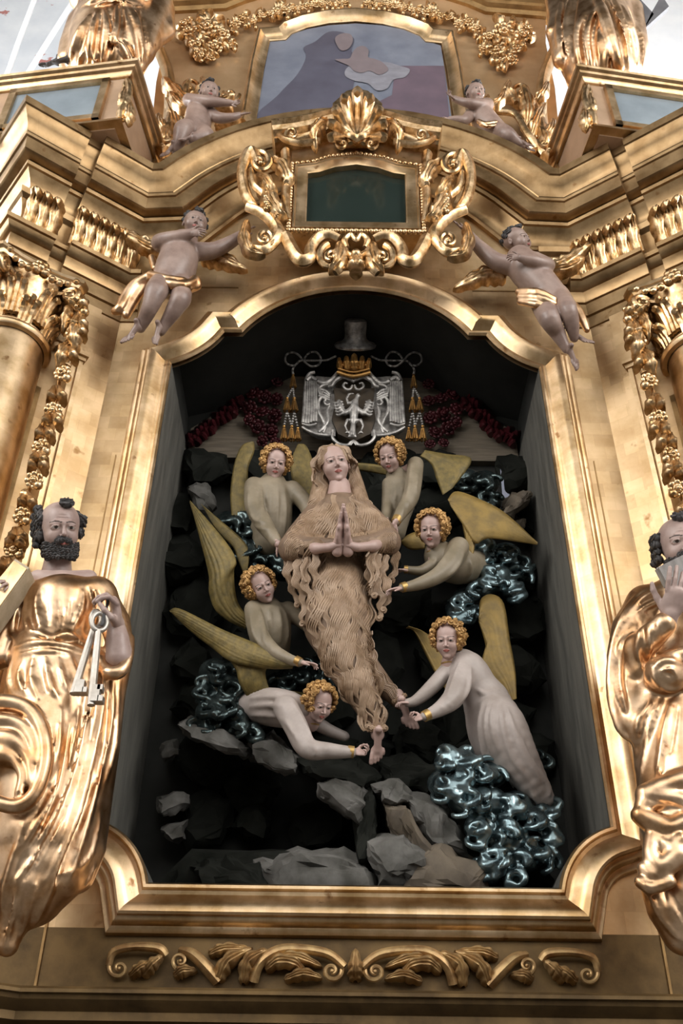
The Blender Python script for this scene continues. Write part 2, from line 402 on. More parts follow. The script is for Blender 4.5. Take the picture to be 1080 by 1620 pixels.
OPEN=[(x,z+Z0) for x,z in half]; OPEN=OPEN+[(-x,z) for x,z in reversed(OPEN[:-1])]      # from bottom right, counter-clockwise to bottom left
FP=[(0,.03),(0,.035),(.010,.05),(.022,.05),(.030,.035),(.045,.033),(.062,.045),(.085,.068),(.105,.082),(.125,.086),(.135,.080),(.137,.062),(.150,.060),(.162,.052),(.170,.036),(.185,.034),(.195,.028),(.200,.012),(.200,-.02)]
def ysw(pts,prof,**k): return sweep([(x,0,z) for x,z in pts],[(h,d) for h,d in prof],out=(0,-1,0),**k)
# orientation: with out=-y, in-plane normal = out x t ; counter-clockwise path makes it point outwards or inwards
def frame_piece(pts): return ysw(pts,[(h,d) for h,d in FPs])
FPs=[(-h,d) for h,d in FP]
nf=thing('gilded_moulding','tall gilded moulded frame with arched top around the dark niche','frame',(0,0,2.6))
N_=len(OPEN)
# split in parts at the sharp corners, keeping mitres: sweep the whole closed loop then cut by path index
def loop_parts(pts,prof,cuts):
    V,F=sweep([(x,0,z) for x,z in pts],prof,closed=True,out=(0,-1,0)); k=len(prof); n=len(pts); res=[]
    for a,b in cuts:
        idx=[i%n for i in range(a,b+1)]
        vv=[V[i*k+j] for i in idx for j in range(k)]
        ff=[(i*k+j,(i+1)*k+j,(i+1)*k+j+1,i*k+j+1) for i in range(len(idx)-1) for j in range(k-1)]
        res.append((vv,ff))
    return res
i_c=0; i_ce=12; i_j=13; i_sh=23; n_half=len(half)
last=N_-1
cuts=[(0,i_ce),(i_ce,i_j),(i_j,last-i_j),(last-i_j,last-i_ce),(last-i_ce,last),(last,N_)]
for nm,vf in zip(['corner_curve','jamb','arch_moulding','jamb','corner_curve','sill'],loop_parts(OPEN,FPs,cuts)):
    obj(nm,vf,M_gold,nf,smooth=32)
# ================================================================ centre panel with the opening
CX=1.49
zb,zt=2.70,8.35
hole=[Vector((x,0,z)) for x,z in OPEN]
outer=[Vector(p) for p in ((-CX,0,zb),(CX,0,zb),(CX,0,6.95))]+[Vector((1.3*math.cos(rad(a)),0,6.71+1.15*math.sin(rad(a)))) for a in range(12,169,12)]+[Vector((-CX,0,6.95))]
tri=geometry.tessellate_polygon([outer,list(reversed(hole))]); allp=outer+list(reversed(hole))
cp=thing('altar_centre_panel','flat gilded panel behind the niche frame and under the curved cornice','panel',(0,0,zb))
obj('panel',([(p.x,p.y,p.z) for p in allp],[tuple(t) for t in tri]),M_goldp,cp,smooth=0)
for s in (-1,1):
    obj('board_joint',box(s*1.325-.003,s*1.325+.003,-.004,.0,zb+.0,5.2),M_dark,cp)
obj('board_joint',box(-1.3,-.75,-.004,0,6.62,6.63),M_dark,cp); obj('board_joint',box(.75,1.3,-.004,0,6.62,6.63),M_dark,cp)
# ================================================================ niche inside
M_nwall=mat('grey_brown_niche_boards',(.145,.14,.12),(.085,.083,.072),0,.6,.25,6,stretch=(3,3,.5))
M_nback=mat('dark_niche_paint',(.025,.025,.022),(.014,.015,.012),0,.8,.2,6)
M_board=mat('tan_grained_board',(.23,.19,.14),(.14,.115,.085),0,.65,.2,5,stretch=(1,1,12))
ni=thing('niche','deep dark wooden niche behind the gilded frame','niche',(0,.4,2.87))
YB=.78
def wall_strip(a,b): 
    pts=OPEN[a:b+1]; V=[(x,y,z) for x,z in pts for y in (-.036,YB)]
    return (V,[(2*i,2*i+1,2*i+3,2*i+2) for i in range(len(pts)-1)])
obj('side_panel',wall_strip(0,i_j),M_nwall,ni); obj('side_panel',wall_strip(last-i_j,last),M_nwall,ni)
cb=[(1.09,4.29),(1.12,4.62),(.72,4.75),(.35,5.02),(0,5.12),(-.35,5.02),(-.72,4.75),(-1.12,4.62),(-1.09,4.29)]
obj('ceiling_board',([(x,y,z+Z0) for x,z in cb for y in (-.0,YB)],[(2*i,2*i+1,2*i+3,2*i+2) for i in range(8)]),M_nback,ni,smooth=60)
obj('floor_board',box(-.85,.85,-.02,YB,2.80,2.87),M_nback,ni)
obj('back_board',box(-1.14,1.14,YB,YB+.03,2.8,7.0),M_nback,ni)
# tan board under the coat of arms
tb=[P(300,700,YB-.04),P(818,728,YB-.04)]
zl=P(560,728,YB-.04).z
poly=[(-1.08,zl),(1.08,zl),(1.08,zl+.25),(.80,zl+.5),(.45,zl+.75),(-.45,zl+.75),(-.80,zl+.5),(-1.08,zl+.25)]
tag(obj('crest_board',prism(poly,YB,YB-.05),M_board),'tan grained wooden board behind the coat of arms at the top of the niche','board')
# ================================================================ entablature
ZC=7.31+0.0
def mir(pts,s): return [(-x*1.0 if s>0 else x,y,z) for x,y,z in pts]
wdir=Vector((-.82,-.572,0)).normalized(); nrm=Vector((.572,-.82,0)).normalized()   # along the left wing, and out of it
# cornice profile (h,d) from the wall up to the lip, total height .55, overhang .40
CP=[(-.58,-.05),(-.58,.03),(-.565,.04),(-.545,.035),(-.54,.02),(-.50,.022),(-.47,.035),(-.43,.065),(-.405,.085),(-.40,.10),(-.375,.105),(-.355,.095),(-.35,.085),(-.345,.14),(-.335,.155),(-.24,.165),(-.235,.178),(-.215,.182),(-.205,.175),(-.20,.18),(-.16,.19),(-.12,.215),(-.08,.245),(-.06,.25),(-.055,.262),(0,.27),(.0,.20),(.01,-.05)]
RI=1.60
arcp=[]
zc2=8.31-RI
for i in range(25):
    a=rad(180-33.2)-rad(180-66.4)*i/24
    arcp.append((RI*math.cos(a),-.0,zc2+RI*math.sin(a)))
hz=7.58
A0=arcp[0]
lcor=Vector((-1.46,-.0,hz)); 
ctr=[tuple(lcor)]+arcp+[(1.46,-.0,hz)]
# wing path at wall level
L1=lcor+wdir*.30; 
def wingp(a,b,off=0,z=hz): return [tuple(lcor+wdir*a+nrm*off+Vector((0,0,z-hz))), tuple(lcor+wdir*b+nrm*off+Vector((0,0,z-hz)))]
corner=lcor+wdir*.725-nrm*.03
back=corner+Vector((-.60,.72,0)).normalized()*.75
cor=thing('curved_cornice','dark gold moulded cornice arching over the niche between the two wings','cornice',(0,0,7.3))
full=[tuple(lcor+wdir*.43)]+ctr+[(-(lcor+wdir*.43).x,(lcor+wdir*.43).y,hz)]
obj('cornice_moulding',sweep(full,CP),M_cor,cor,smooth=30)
# frieze and architrave mouldings of the wings (h below cornice)
FRp=[(-.90,-.05),(-.90,.02),(-.78,.02),(-.72,.04),(-.68,.06),(-.66,.05),(-.64,.075),(-.60,.085),(-.58,.06),(-.58,-.05)]       # leaf frieze bed
ARp=[(-1.30,-.05),(-1.30,.0),(-1.295,.01),(-1.21,.012),(-1.205,.028),(-1.11,.032),(-1.105,.045),(-1.095,.05),(-1.015,.052),(-1.01,.065),(-.99,.085),(-.965,.10),(-.96,.115),(-.93,.12),(-.925,.09),(-.90,.03),(-.90,-.05)]
for s in (-1,1):
    nmS='left' if s<0 else 'right'
    en=thing('wing_entablature','stepped gold entablature block over the %s column with a leaf frieze'%nmS,'entablature',(s*1.8,-.5,6.4),'entablature blocks over the columns')
    colp=[tuple(lcor+wdir*.52-nrm*.03),tuple(corner),tuple(back)]
    pil=[ tuple(lcor), tuple(lcor+wdir*.43)]
    rec=[tuple(lcor+wdir*.38-nrm*.07),tuple(lcor+wdir*.58-nrm*.07)]
    def orient(p): return list(reversed(p))
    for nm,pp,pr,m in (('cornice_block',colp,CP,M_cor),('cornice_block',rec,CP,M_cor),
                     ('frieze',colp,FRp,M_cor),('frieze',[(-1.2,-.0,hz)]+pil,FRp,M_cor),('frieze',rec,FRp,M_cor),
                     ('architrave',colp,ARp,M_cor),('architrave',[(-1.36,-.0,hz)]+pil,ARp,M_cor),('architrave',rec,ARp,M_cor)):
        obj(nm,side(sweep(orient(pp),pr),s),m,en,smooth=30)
    # acanthus leaf frieze: row of curling leaves along the block
    LV=[]
    rnd=random.Random(5+s)
    def leafrow(a,b,n,off):
        a=Vector(a);b=Vector(b); t=(b-a).normalized(); o=t.cross(Vector((0,0,1))); o= o if o.dot(nrm)>-.2 else -o
        for i in range(n):
            c=a+(b-a)*((i+.5)/n); wv=(b-a).length/n
            wpx=wv*.56/mpp(*PX(c))
            pts=[c+Vector((0,0,-.885))+o*.03, c+Vector((0,0,-.80))+o*.05, c+t*wv*.15+Vector((0,0,-.71))+o*.085, c+t*wv*.25+Vector((0,0,-.655))+o*.125,c+t*wv*.3+Vector((0,0,-.665))+o*.155,c+t*wv*.3+Vector((0,0,-.71))+o*.155]
            LV.append(leaf([PX(p) for p in pts],wpx*1.15,.035,4,3,ny=25,thick=.03))
            q_=[c+t*wv*.5+Vector((0,0,-.885))+o*.035,c+t*wv*.5+Vector((0,0,-.80))+o*.045,c+t*wv*.52+Vector((0,0,-.74))+o*.07,c+t*wv*.55+Vector((0,0,-.72))+o*.095]
            LV.append(tube(cr([tuple(p) for p in q_],4),[wv*.12]*6+[wv*.16]*7,7))
    leafrow(colp[0],colp[1],3,0); leafrow(colp[1],colp[2],8,0); leafrow((-1.46,-.0,hz),tuple(lcor+wdir*.43),6,0)
    obj('leaf_carving',side(cat_vf(*LV),s),M_orn,en)
    # ------- wing wall behind column, with pilasters and mirror panel
    wl=thing('altar_wing_wall','gilded wing wall with stepped pilaster strips beside the %s of the niche'%nmS,'wall panel',(s*1.8,-.3,zb),'gilded wing walls')
    zt2=hz-1.29
    def vbox(a,b,o0,o1,z0=zb,z1=zt2,base=lcor):
        c=[base+wdir*a+nrm*o0,base+wdir*b+nrm*o0,base+wdir*b+nrm*o1,base+wdir*a+nrm*o1]
        V=[(p.x,p.y,z) for z in (z0,z1) for p in c]
        return (V,[(0,1,2,3),(7,6,5,4),(0,4,5,1),(1,5,6,2),(2,6,7,3),(3,7,4,0)])
    obj('wall_board',side(vbox(.13,1.25,-.42,-.12),s),M_goldp,wl)
    obj('pilaster',side(vbox(.0,.13,-.2,.0),s),M_goldp,wl)
    obj('pilaster',side(vbox(.13,.235,-.3,.022),s),M_goldp,wl)
    obj('pilaster_bead',side(vbox(.175,.20,-.3,.045,z1=zt2-.50),s),M_gold,wl)
    obj('pilaster_bead',side(vbox(.21,.236,-.3,.034,z1=zt2-.50),s),M_gold,wl)
    cpz=zt2-.50
    obj('pilaster_neck',side(cat_vf(vbox(.165,.25,-.3,.055,cpz,cpz+.03),vbox(.155,.26,-.3,.07,cpz+.03,cpz+.05)),s),M_gold,wl)
    # mirror panel between pilaster and column
    mp_=thing('wing_mirror','tall narrow mirror in a gold frame behind the %s column'%nmS,'mirror',(s*1.75,-.3,3.2),'wing mirrors')
    M_mir=bpy.data.materials.get('dusky_mirror_glass') or mat('dusky_mirror_glass',(.55,.60,.58),(.40,.45,.44),1,.08,.03,6,.16)
    obj('glass',side(vbox(.36,.96,-.12,-.11,2.7,5.55),s),M_mir,mp_)
    fr=[vbox(.335,.362,-.12,-.095,2.66,5.60),vbox(.95,.99,-.12,-.08,2.66,5.60),vbox(.335,.99,-.12,-.095,5.55,5.60),vbox(.335,.99,-.12,-.095,4.02,4.05)]
    obj('frame',side(cat_vf(*fr),s),M_dark,mp_)
# ================================================================ columns
def column(s):
    nmS='left' if s<0 else 'right'
    c=Vector((-1.86*( 1 if s<0 else -1),-.23,0))
    c.x=s*1.985
    co=thing('gilded_column','round gilded column at the %s edge with a leafy scrolled capital'%nmS,'column',(c.x,c.y,2.9),'gilded columns at the picture edges')
    ztop=hz-1.30; zn=ztop-.46
    obj('shaft',lathe([(.225,2.95),(.223,3.4),(.215,4.2),(.205,4.9),(.195,zn)],(c.x,c.y,0),64),M_gold,co,smooth=60)
    obj('neck_ring',lathe([(.2,zn-.05),(.225,zn-.045),(.235,zn-.03),(.235,zn-.015),(.225,zn),(.205,zn+.005),(.21,zn+.02),(.2,zn+.03)],(c.x,c.y,0),64),M_gold,co)
    obj('bell',lathe([(.185,zn+.02),(.188,zn+.15),(.20,zn+.28),(.24,zn+.37),(.25,zn+.40)],(c.x,c.y,0),48),M_orn,co)
    # abacus: concave sided square
    ang0=math.atan2(nrm.y,nrm.x) if s<0 else math.atan2(nrm.y,-nrm.x)
    ab=[]
    for q in range(4):
        a=ang0+math.pi/4+q*math.pi/2
        p0=Vector((math.cos(a-.08),math.sin(a-.08)))*.385; p1=Vector((math.cos(a+.08),math.sin(a+.08)))*.385
        a2=a+math.pi/4; pm=Vector((math.cos(a2),math.sin(a2)))*.225
        nx=a+math.pi/2; p2=Vector((math.cos(nx-.08),math.sin(nx-.08)))*.385
        ab+= [p0,p1]+[p1*(1-t)**2+pm*2*t*(1-t)+p2*t*t for t in (.25,.5,.75)]
    V=[];F=[];n=len(ab)
    prof=[(.92,0),(.94,.02),(.96,.03),(1.0,.035),(1.0,.06),(.0,.06)]
    for sc,dz in prof: V+=[(c.x+p.x*sc,c.y+p.y*sc,zn+.40+dz) for p in ab]
    for r in range(len(prof)-1): F+=[(r*n+i,r*n+(i+1)%n,(r+1)*n+(i+1)%n,(r+1)*n+i) for i in range(n)]
    obj('abacus',(V,F),M_gold,co)
    # volutes at the corners + leaves + rosette
    vol=[];lv=[]
    for q in range(4):
        a=ang0+math.pi/4+q*math.pi/2; rd=Vector((math.cos(a),math.sin(a),0)); tg=Vector((-math.sin(a),math.cos(a),0))
        for e in (-1,1):
            pts=[];rr=[]
            st=c+rd*.2+tg*e*.10+Vector((0,0,zn+.20)); cen=c+rd*.315+tg*e*.03+Vector((0,0,zn+.335))
            pts.append(st);rr.append(.014); pts.append(c+rd*.235+tg*e*.08+Vector((0,0,zn+.31)));rr.append(.02)
            for i in range(22):
                t=i/21; an=rad(150-t*600); r_=.062*(1-t*.85); pts.append(cen+rd*(math.cos(an)*r_)+Vector((0,0,math.sin(an)*r_))+tg*e*.012*t); rr.append(.020*(1-.45*t))
            vol.append(tube(pts,rr,8))
        vol.append(tube([c+rd*.315-tg*.035+Vector((0,0,zn+.335)),c+rd*.315+tg*.035+Vector((0,0,zn+.335))],.03,10))
    for ring,(n_,z0,zh,rr0,ph) in enumerate(((8,zn+.02,.15,.195,0),(8,zn+.06,.24,.205,.5))):
        for i in range(n_):
            a=ang0+math.pi/4+(i+ph)*2*math.pi/n_; 
            for off in (-.14,0,.14):
                rd=Vector((math.cos(a+off),math.sin(a+off),0))
                hh=zh*(1 if off==0 else .82)
                pp=[c+rd*rr0+Vector((0,0,z0)),c+rd*(rr0+.012)+Vector((0,0,z0+hh*.5)),c+rd*(rr0+.03)+Vector((0,0,z0+hh*.85)),c+rd*(rr0+.065)+Vector((0,0,z0+hh)),c+rd*(rr0+.085)+Vector((0,0,z0+hh*.9))]
                lv.append(tube(cr([tuple(x) for x in pp],4),[.018]*5+[.024]*5+[.022]*4+[.014]*3,7))
    for q in range(4):
        a=ang0+q*math.pi/2; rd=Vector((math.cos(a),math.sin(a),0)); tg=Vector((-math.sin(a),math.cos(a),0)); cc=c+rd*.255+Vector((0,0,zn+.43))
        lv.append(ball(cc,.03,8,6))
        for k in range(6):
            an=k*math.pi/3; lv.append(ball(cc+tg*.036*math.cos(an)+Vector((0,0,.036*math.sin(an))),.024,8,6))
        # swag between volutes
        for e in (-1,1):
            for k in range(5):
                t=k/4; lv.append(ball(cc+tg*e*(.03+.17*t)+rd*(.005+.05*t)+Vector((0,0,-.03-.05*math.sin(t*3.1))),.026-.006*t,7,5))
    obj('volutes',cat_vf(*vol),M_orn,co); obj('acanthus_leaves',cat_vf(*lv),M_orn,co)
column(-1); column(1)
# ================================================================ predella below the frame
pd=thing('predella','brown gilded base panel with a carved scroll band under the niche','panel',(0,-.05,2.2))
obj('panel',box(-1.5,1.5,-.0,.05,2.2,zb),M_base,pd)
for s in (-1,1):
    obj('side_board',side(vbox(.0,1.3,-.12,.0,2.2,zb),s),M_base,pd)
    obj('joint_strip',box(s*1.235-.005,s*1.235+.005,-.006,0,2.2,2.75),M_dark,pd)
# base cornice
bz=P(560,1565,-.35).z
BP=[(0,0),(0,.34),(-.010,.35),(-.022,.35),(-.026,.335),(-.04,.33),(-.06,.305),(-.068,.29),(-.072,.285),(-.10,.285),(-.105,.25),(-.14,.20),(-.45,.2)]
bl=Vector((-1.30,.0,bz)); bpth=[tuple(bl+wdir*1.5+Vector((0,0,0))),tuple(bl),(1.30,.0,bz),(-(bl+wdir*1.5).x,(bl+wdir*1.5).y,bz)]
bc=obj('base_cornice',sweep(bpth,[(h,d) for h,d in reversed(BP)]),M_base,smooth=30)
tag(bc,'brown gilded moulded ledge along the bottom of the altar','cornice')
ORN[0]=.08
# ================================================================ ornament helpers (drawn over the wall in picture units at a true depth)
def spiral(u,v,y,r,a0,turns,rt,sg=1,h=.05,seg=8,end=.18,taper=.5):
    """volute: starts at radius r, angle a0 (deg, image clockwise for sg=1) and winds in"""
    o_=ORN[0]; ORN[0]=0; rt*=.78; seg=8
    n=int(18*turns)+6; pts=[];rr=[]
    for i in range(n+1):
        t=i/n; an=rad(a0)+sg*2*math.pi*turns*t; q=r*(1-(1-end)*t**.8)
        yy=y-h*t*.6; pts.append(P(u+q*math.cos(an),v+q*math.sin(an),yy)); rr.append(rt*(1-taper*t)*mpp(u,v,y))
    m=mpp(u,v,y)
    R_=cat_vf(tube(pts,rr,seg),ball(P(u,v,y-h*.7),r*end*1.0*m,10,8,(1,.9,1))); ORN[0]=o_
    return R_
def rose(c,r,rnd,n1=6,n2=8,face=None):
    """open flower: spiral bud and two rings of cupped petals, facing out of the wall"""
    f=Vector(face) if face else Vector((rnd.uniform(-.3,.3),-1,rnd.uniform(-.7,.1))); f.normalize()
    R=f.to_track_quat('Z','Y').to_matrix(); L=[ball(c+f*r*.45,r*.3,8,6,(1,1,1))]
    for n,rr,tilt,sz in ((n1,.36,.75,.34),(n2,.72,.35,.38)):
        for k in range(n):
            an=2*math.pi*k/n+rnd.uniform(-.15,.15)
            Q=R@Matrix.Rotation(an,3,'Z')@Matrix.Rotation(-tilt,3,'Y')
            L.append(ball(Vector(c)+R@Vector((math.cos(an)*rr*r,math.sin(an)*rr*r,r*(.30 if rr<.5 else .08))),r*sz,8,6,(.45+.5*(rr>.5),1,.55),Q))
    return cat_vf(*L)
def foliage(cs,rnd,y,rr,facing=None):
    """one mesh per flower with its leaves: cs list of (u,v,r_px)"""
    out=[]
    for u,v,r in cs:
        L=[]
        m=mpp(u,v,y); L.append(rose(P(u,v,y-r*m*.3),r*m,rnd))
        for k in range(5):
            an=rnd.uniform(0,6.28); q=r*1.1
            L.append(leaf([(u+math.cos(an)*q*.2,v+math.sin(an)*q*.2,y),(u+math.cos(an)*q*1.1,v+math.sin(an)*q*1.1,y-r*m*.45),(u+math.cos(an+.3)*q*1.6,v+math.sin(an+.3)*q*1.6,y-r*m*.1)],r*.42,r*m*.35,3,2,nx=6,ny=8,thick=.01))
        out.append(cat_vf(*L))
    return out
def cluster(name,label,cat,base,pieces,m,group=None,part='rose'):
    t=thing(name,label,cat,base,group)
    for q in pieces: obj(part,q,m,t)
    return t
def mcopy(vf): return mirror(vf)
# ================================================================ upper tier wall
YU=.20
M_tier=mat('rosy_gilded_panel',(.66,.46,.27),(.52,.34,.18),.75,.42,.10,3,.6)
ut=thing('upper_tier','rosy gold upper storey wall behind the framed painting','panel',(0,YU,8.0))
def pz(L,y): return [(P(u,v,y).x,P(u,v,y).z) for u,v in L]
lft=[(232,300),(238,215),(247,130),(262,60),(262,18),(300,-8),(350,-60)]
Lw=pz(lft,YU); poly=Lw+[(-x,z) for x,z in reversed(Lw)]
obj('wall_board',prism(poly,YU+.25,YU),M_tier,ut,smooth=20)
zt3=P(300,12,YU).z
tc_=[(-1.75,YU,zt3-.12),(-1.18,YU,zt3-.04)]+[(-1.18+2.36*i/16,YU,zt3-.04+.50*math.sin(math.pi*i/16)**.8) for i in range(1,16)]+[(1.18,YU,zt3-.04),(1.75,YU,zt3-.12)]
obj('top_cornice',sweep(tc_,[(-.02,-.05),(-.02,.03),(.02,.05),(.03,.09),(.06,.10),(.09,.16),(.13,.2),(.14,.26),(.20,.28),(.24,.34),(.26,.35),(.26,-.05)]),M_dark,ut)
for s in (-1,1):
    # broad side volute scroll closing the storey
    pts=[(250,250,YU-.02,7),(262,210,YU-.03,8),(268,165,YU-.04,8),(266,120,YU-.04,9),(254,85,YU-.04,9),(240,60,YU-.05,10)]
    obj('side_volute',side(ptube(pts,6,12),s),M_gold,ut)
# ---- painting
pg=thing('altar_painting','large arched painting of a dark robed figure holding a child with white cloth','painting',(0,YU-.05,8.0))
yp=YU-.03
def flat(L,y,n=4,closed=True):
    q=cr(L,n,closed=True) if n else L
    W=[P(a[0],a[1],y) for a in q]; tri=geometry.tessellate_polygon([W]); return (W,[tuple(reversed(t)) for t in tri])
M_sky=mat('painting_grey_blue',(.19,.21,.26),(.13,.145,.19),0,.32,.05,3)  # low contrast of the painting colours includes the veil of glass glare
M_pr=mat('painting_dark_robe',(.095,.095,.13),(.075,.072,.10),0,.35,.05,4)
M_pm=mat('painting_mauve_drape',(.145,.105,.135),(.11,.085,.11),0,.35,.05,4)
M_pf=mat('painting_flesh',(.20,.165,.175),(.17,.14,.15),0,.35,.05,6)
M_pw=mat('painting_white_cloth',(.25,.25,.285),(.19,.19,.22),0,.35,.1,9,stretch=(1,1,2))
pin=[(404,192),(418,110),(427,66),(452,63),(462,54),(486,46),(520,40),(562,37),(604,40),(640,47),(664,55),(674,65),(697,72),(704,115),(716,200)]
obj('canvas',flat([(a,b) for a,b in pin],yp,0),M_sky,pg,smooth=0)
e=.004
obj('robe',flat([(412,190),(440,150),(470,118),(484,90),(480,75),(498,66),(520,50),(545,52),(560,62),(556,82),(572,100),(560,130),(560,155),(590,175),(580,192)],yp-e),M_pr,pg,smooth=0)
obj('drape',flat([(625,104),(702,104),(712,196),(600,192),(590,165),(620,150)],yp-e,0),M_pm,pg,smooth=0)
obj('cloth',flat([(548,108),(565,98),(590,100),(610,98),(632,104),(648,110),(640,122),(622,126),(612,140),(596,143),(582,132),(562,128),(546,120)],yp-2*e),M_pw,pg,smooth=0)
obj('child_figure',flat([(553,92),(558,82),(566,74),(576,73),(583,80),(582,90),(592,93),(604,98),(614,110),(600,118),(585,112),(572,115),(560,112),(552,104),(538,98),(530,94),(542,93)],yp-3*e),M_pf,pg,smooth=0)
obj('face',flat([(530,60),(540,53),(554,54),(558,64),(552,76),(541,80),(533,72)],yp-3*e),M_pf,pg,smooth=0)
pfr=[P(*q,YU-.02) for q in [(697,198),(704,115),(697,72),(674,65),(664,55),(640,47),(604,40),(562,37),(520,40),(486,46),(462,54),(452,63),(427,66),(418,110),(404,192)]]
W_=[(-abs(p.x) if i>7 else abs(p.x),YU-.02,p.z) for i,p in enumerate(pfr)]
hf=[(P(u,v,YU-.02).x,P(u,v,YU-.02).z) for u,v in ((404,205),(418,110),(427,68),(452,66),(462,56),(486,47),(520,40),(562,37))]
hf[-1]=(0,hf[-1][1])
pth=[(-x,YU-.02,z) for x,z in hf]+[(x,YU-.02,z) for x,z in reversed(hf[:-1])]
obj('frame',sweep(pth,[(-h,d) for h,d in [(0,-.03),(0,.02),(.015,.03),(.03,.035),(.06,.06),(.085,.09),(.10,.09),(.115,.075),(.125,.04),(.125,-.03)]],out=(0,-1,0)),M_gold,pg,smooth=30)
# ---- flower festoons round the painting
rnd=random.Random(3)
for s in (-1,1):
    nm='left' if s<0 else 'right'
    cs=[(330,45,17),(300,50,13),(312,72,13),(340,75,13),(318,88,12),(352,55,12),(372,40,9),(385,30,9),(292,38,9),(333,92,8),(400,34,8),(362,72,8)]
    cluster('flower_festoon','gilded cluster of carved roses hanging %s of the arched painting'%nm,'carving',(s*1.2,YU-.05,8.6),[side(q,s) for q in foliage(cs,rnd,YU-.04,0)],M_orn,'carved flower festoons beside the painting')
cs=[]
for i in range(12):
    t=i/11; u=415+t*130; v=24-20*math.sin(t*1.4); cs.append((u,v,10 if i in(2,3) else 7))
gv=foliage(cs,rnd,YU-.05,0)
cluster('flower_garland','narrow gilded garland of flowers running over the top of the painting frame','carving',(0,YU-.05,9.0),gv+[mirror(q) for q in gv],M_orn)
# ================================================================ pedestals beside the painting
M_blueglass=mat('pale_blue_panel_glass',(.36,.42,.46),(.26,.31,.35),.3,.12,.03,2,.2)
M_side=mat('rosy_pedestal_side',(.62,.44,.30),(.50,.34,.22),.6,.4,.08,4)
for s in (-1,1):
    nm='left' if s<0 else 'right'
    yc=-.52
    T=P(206,112,yc); x1=T.x; z1=T.z; zb_=7.58
    x0=x1-1.0; yl=yc+.10
    lo_,hi_=yc-.2,yc+1.2
    for _ in range(40):
        mid_=(lo_+hi_)/2
        if P(0,137,mid_).z>z1: hi_=mid_
        else: lo_=mid_
    e0=P(0,137,mid_); tt=(x0-x1)/(e0.x-x1); yl=yc+(e0.y-yc)*tt
    pe=thing('statue_pedestal','gilded pedestal with a pale glass panel under the upper %s robed statue'%nm,'pedestal',(s*1.9,-.2,zb_),'pedestals of the upper statues')
    # plan quadrilateral
    pl=[(x0,yl),(x1,yc),(x1+.10,YU+.02),(x0,YU+.02)]
    def pris(pl,z0,z1): 
        n=len(pl); V=[(a,b,z0) for a,b in pl]+[(a,b,z1) for a,b in pl]
        return (V,[tuple(range(n)),tuple(reversed(range(n,2*n)))]+[(i,i+n,(i+1)%n+n,(i+1)%n) for i in range(n)])
    obj('block',side(pris(pl,zb_,z1-.06),s),M_side,pe,smooth=0)
    pp=[(x0,yl,z1),(x1,yc,z1),(x1+.10,YU+.0,z1)]
    obj('top_moulding',side(sweep(pp,[(-.10,-.02),(-.10,.015),(-.085,.03),(-.06,.035),(-.05,.055),(-.03,.06),(-.02,.08),(0,.085),(0,-.3)]),s),M_gold,pe)
    obj('foot_moulding',side(sweep([(a,b,zb_+.06) for a,b,c in pp],[(-.05,-.02),(-.05,.06),(-.01,.05),(.02,.02),(.02,-.02)]),s),M_gold,pe)
    # framed glass on the front, framed side
    d=Vector((x1-x0,yc-yl,0)).normalized(); nn=d.cross(Vector((0,0,1)))
    def onf(a,b,h0,h1,o0,o1,org=Vector((x1,yc,0)),d=d,nn=nn):
        V=[]
        for z in (h0,h1):
            for q,o in ((a,o0),(b,o0),(b,o1),(a,o1)):
                p=org-d*q+nn*o; V.append((p.x,p.y,z))
        return (V,[(0,1,2,3),(7,6,5,4),(0,4,5,1),(1,5,6,2),(2,6,7,3),(3,7,4,0)])
    za=zb_+.16; zc_=z1-.17
    obj('panel_glass',side(onf(.16,.80,za,zc_,-.01,.012),s),M_blueglass,pe)
    obj('panel_frame',side(cat_vf(onf(.12,.17,za-.05,zc_+.05,0,.035),onf(.79,.84,za-.05,zc_+.05,0,.035),onf(.12,.84,zc_,zc_+.05,0,.035),onf(.12,.84,za-.05,za,0,.035)),s),M_gold,pe)
    d2=(Vector((x1+.10,YU,0))-Vector((x1,yc,0))).normalized(); n2=d2.cross(Vector((0,0,1))); 
    obj('side_frame',side(cat_vf(*[onf(-b,-a,h0,h1,0,.02,d=d2,nn=n2) for a,b,h0,h1 in ((0,.05,zb_+.05,z1-.1),(.62,.69,zb_+.05,z1-.1),(.0,.69,z1-.12,z1-.07),(.0,.69,zb_+.03,zb_+.07))]),s),M_dark,pe)
    # corner bracket with volutes
    u0,v0=197,152
    br=cat_vf(spiral(203,133,yc-.03,9,90,1.2,4,1,.03),spiral(198,183,yc-.03,12,-90,1.3,5,-1,.03),ptube([(201,128,yc-.03,5),(204,145,yc-.04,6),(199,162,yc-.05,6),(192,175,yc-.05,7),(190,190,yc-.04,6)],5,8),leaf([(200,140,yc-.03),(196,160,yc-.06),(190,180,yc-.04)],10,.03),leaf([(205,165,yc-.03),(205,180,yc-.06),(202,198,yc-.04)],9,.03))
    obj('corner_bracket',side(br,s),M_orn,pe)
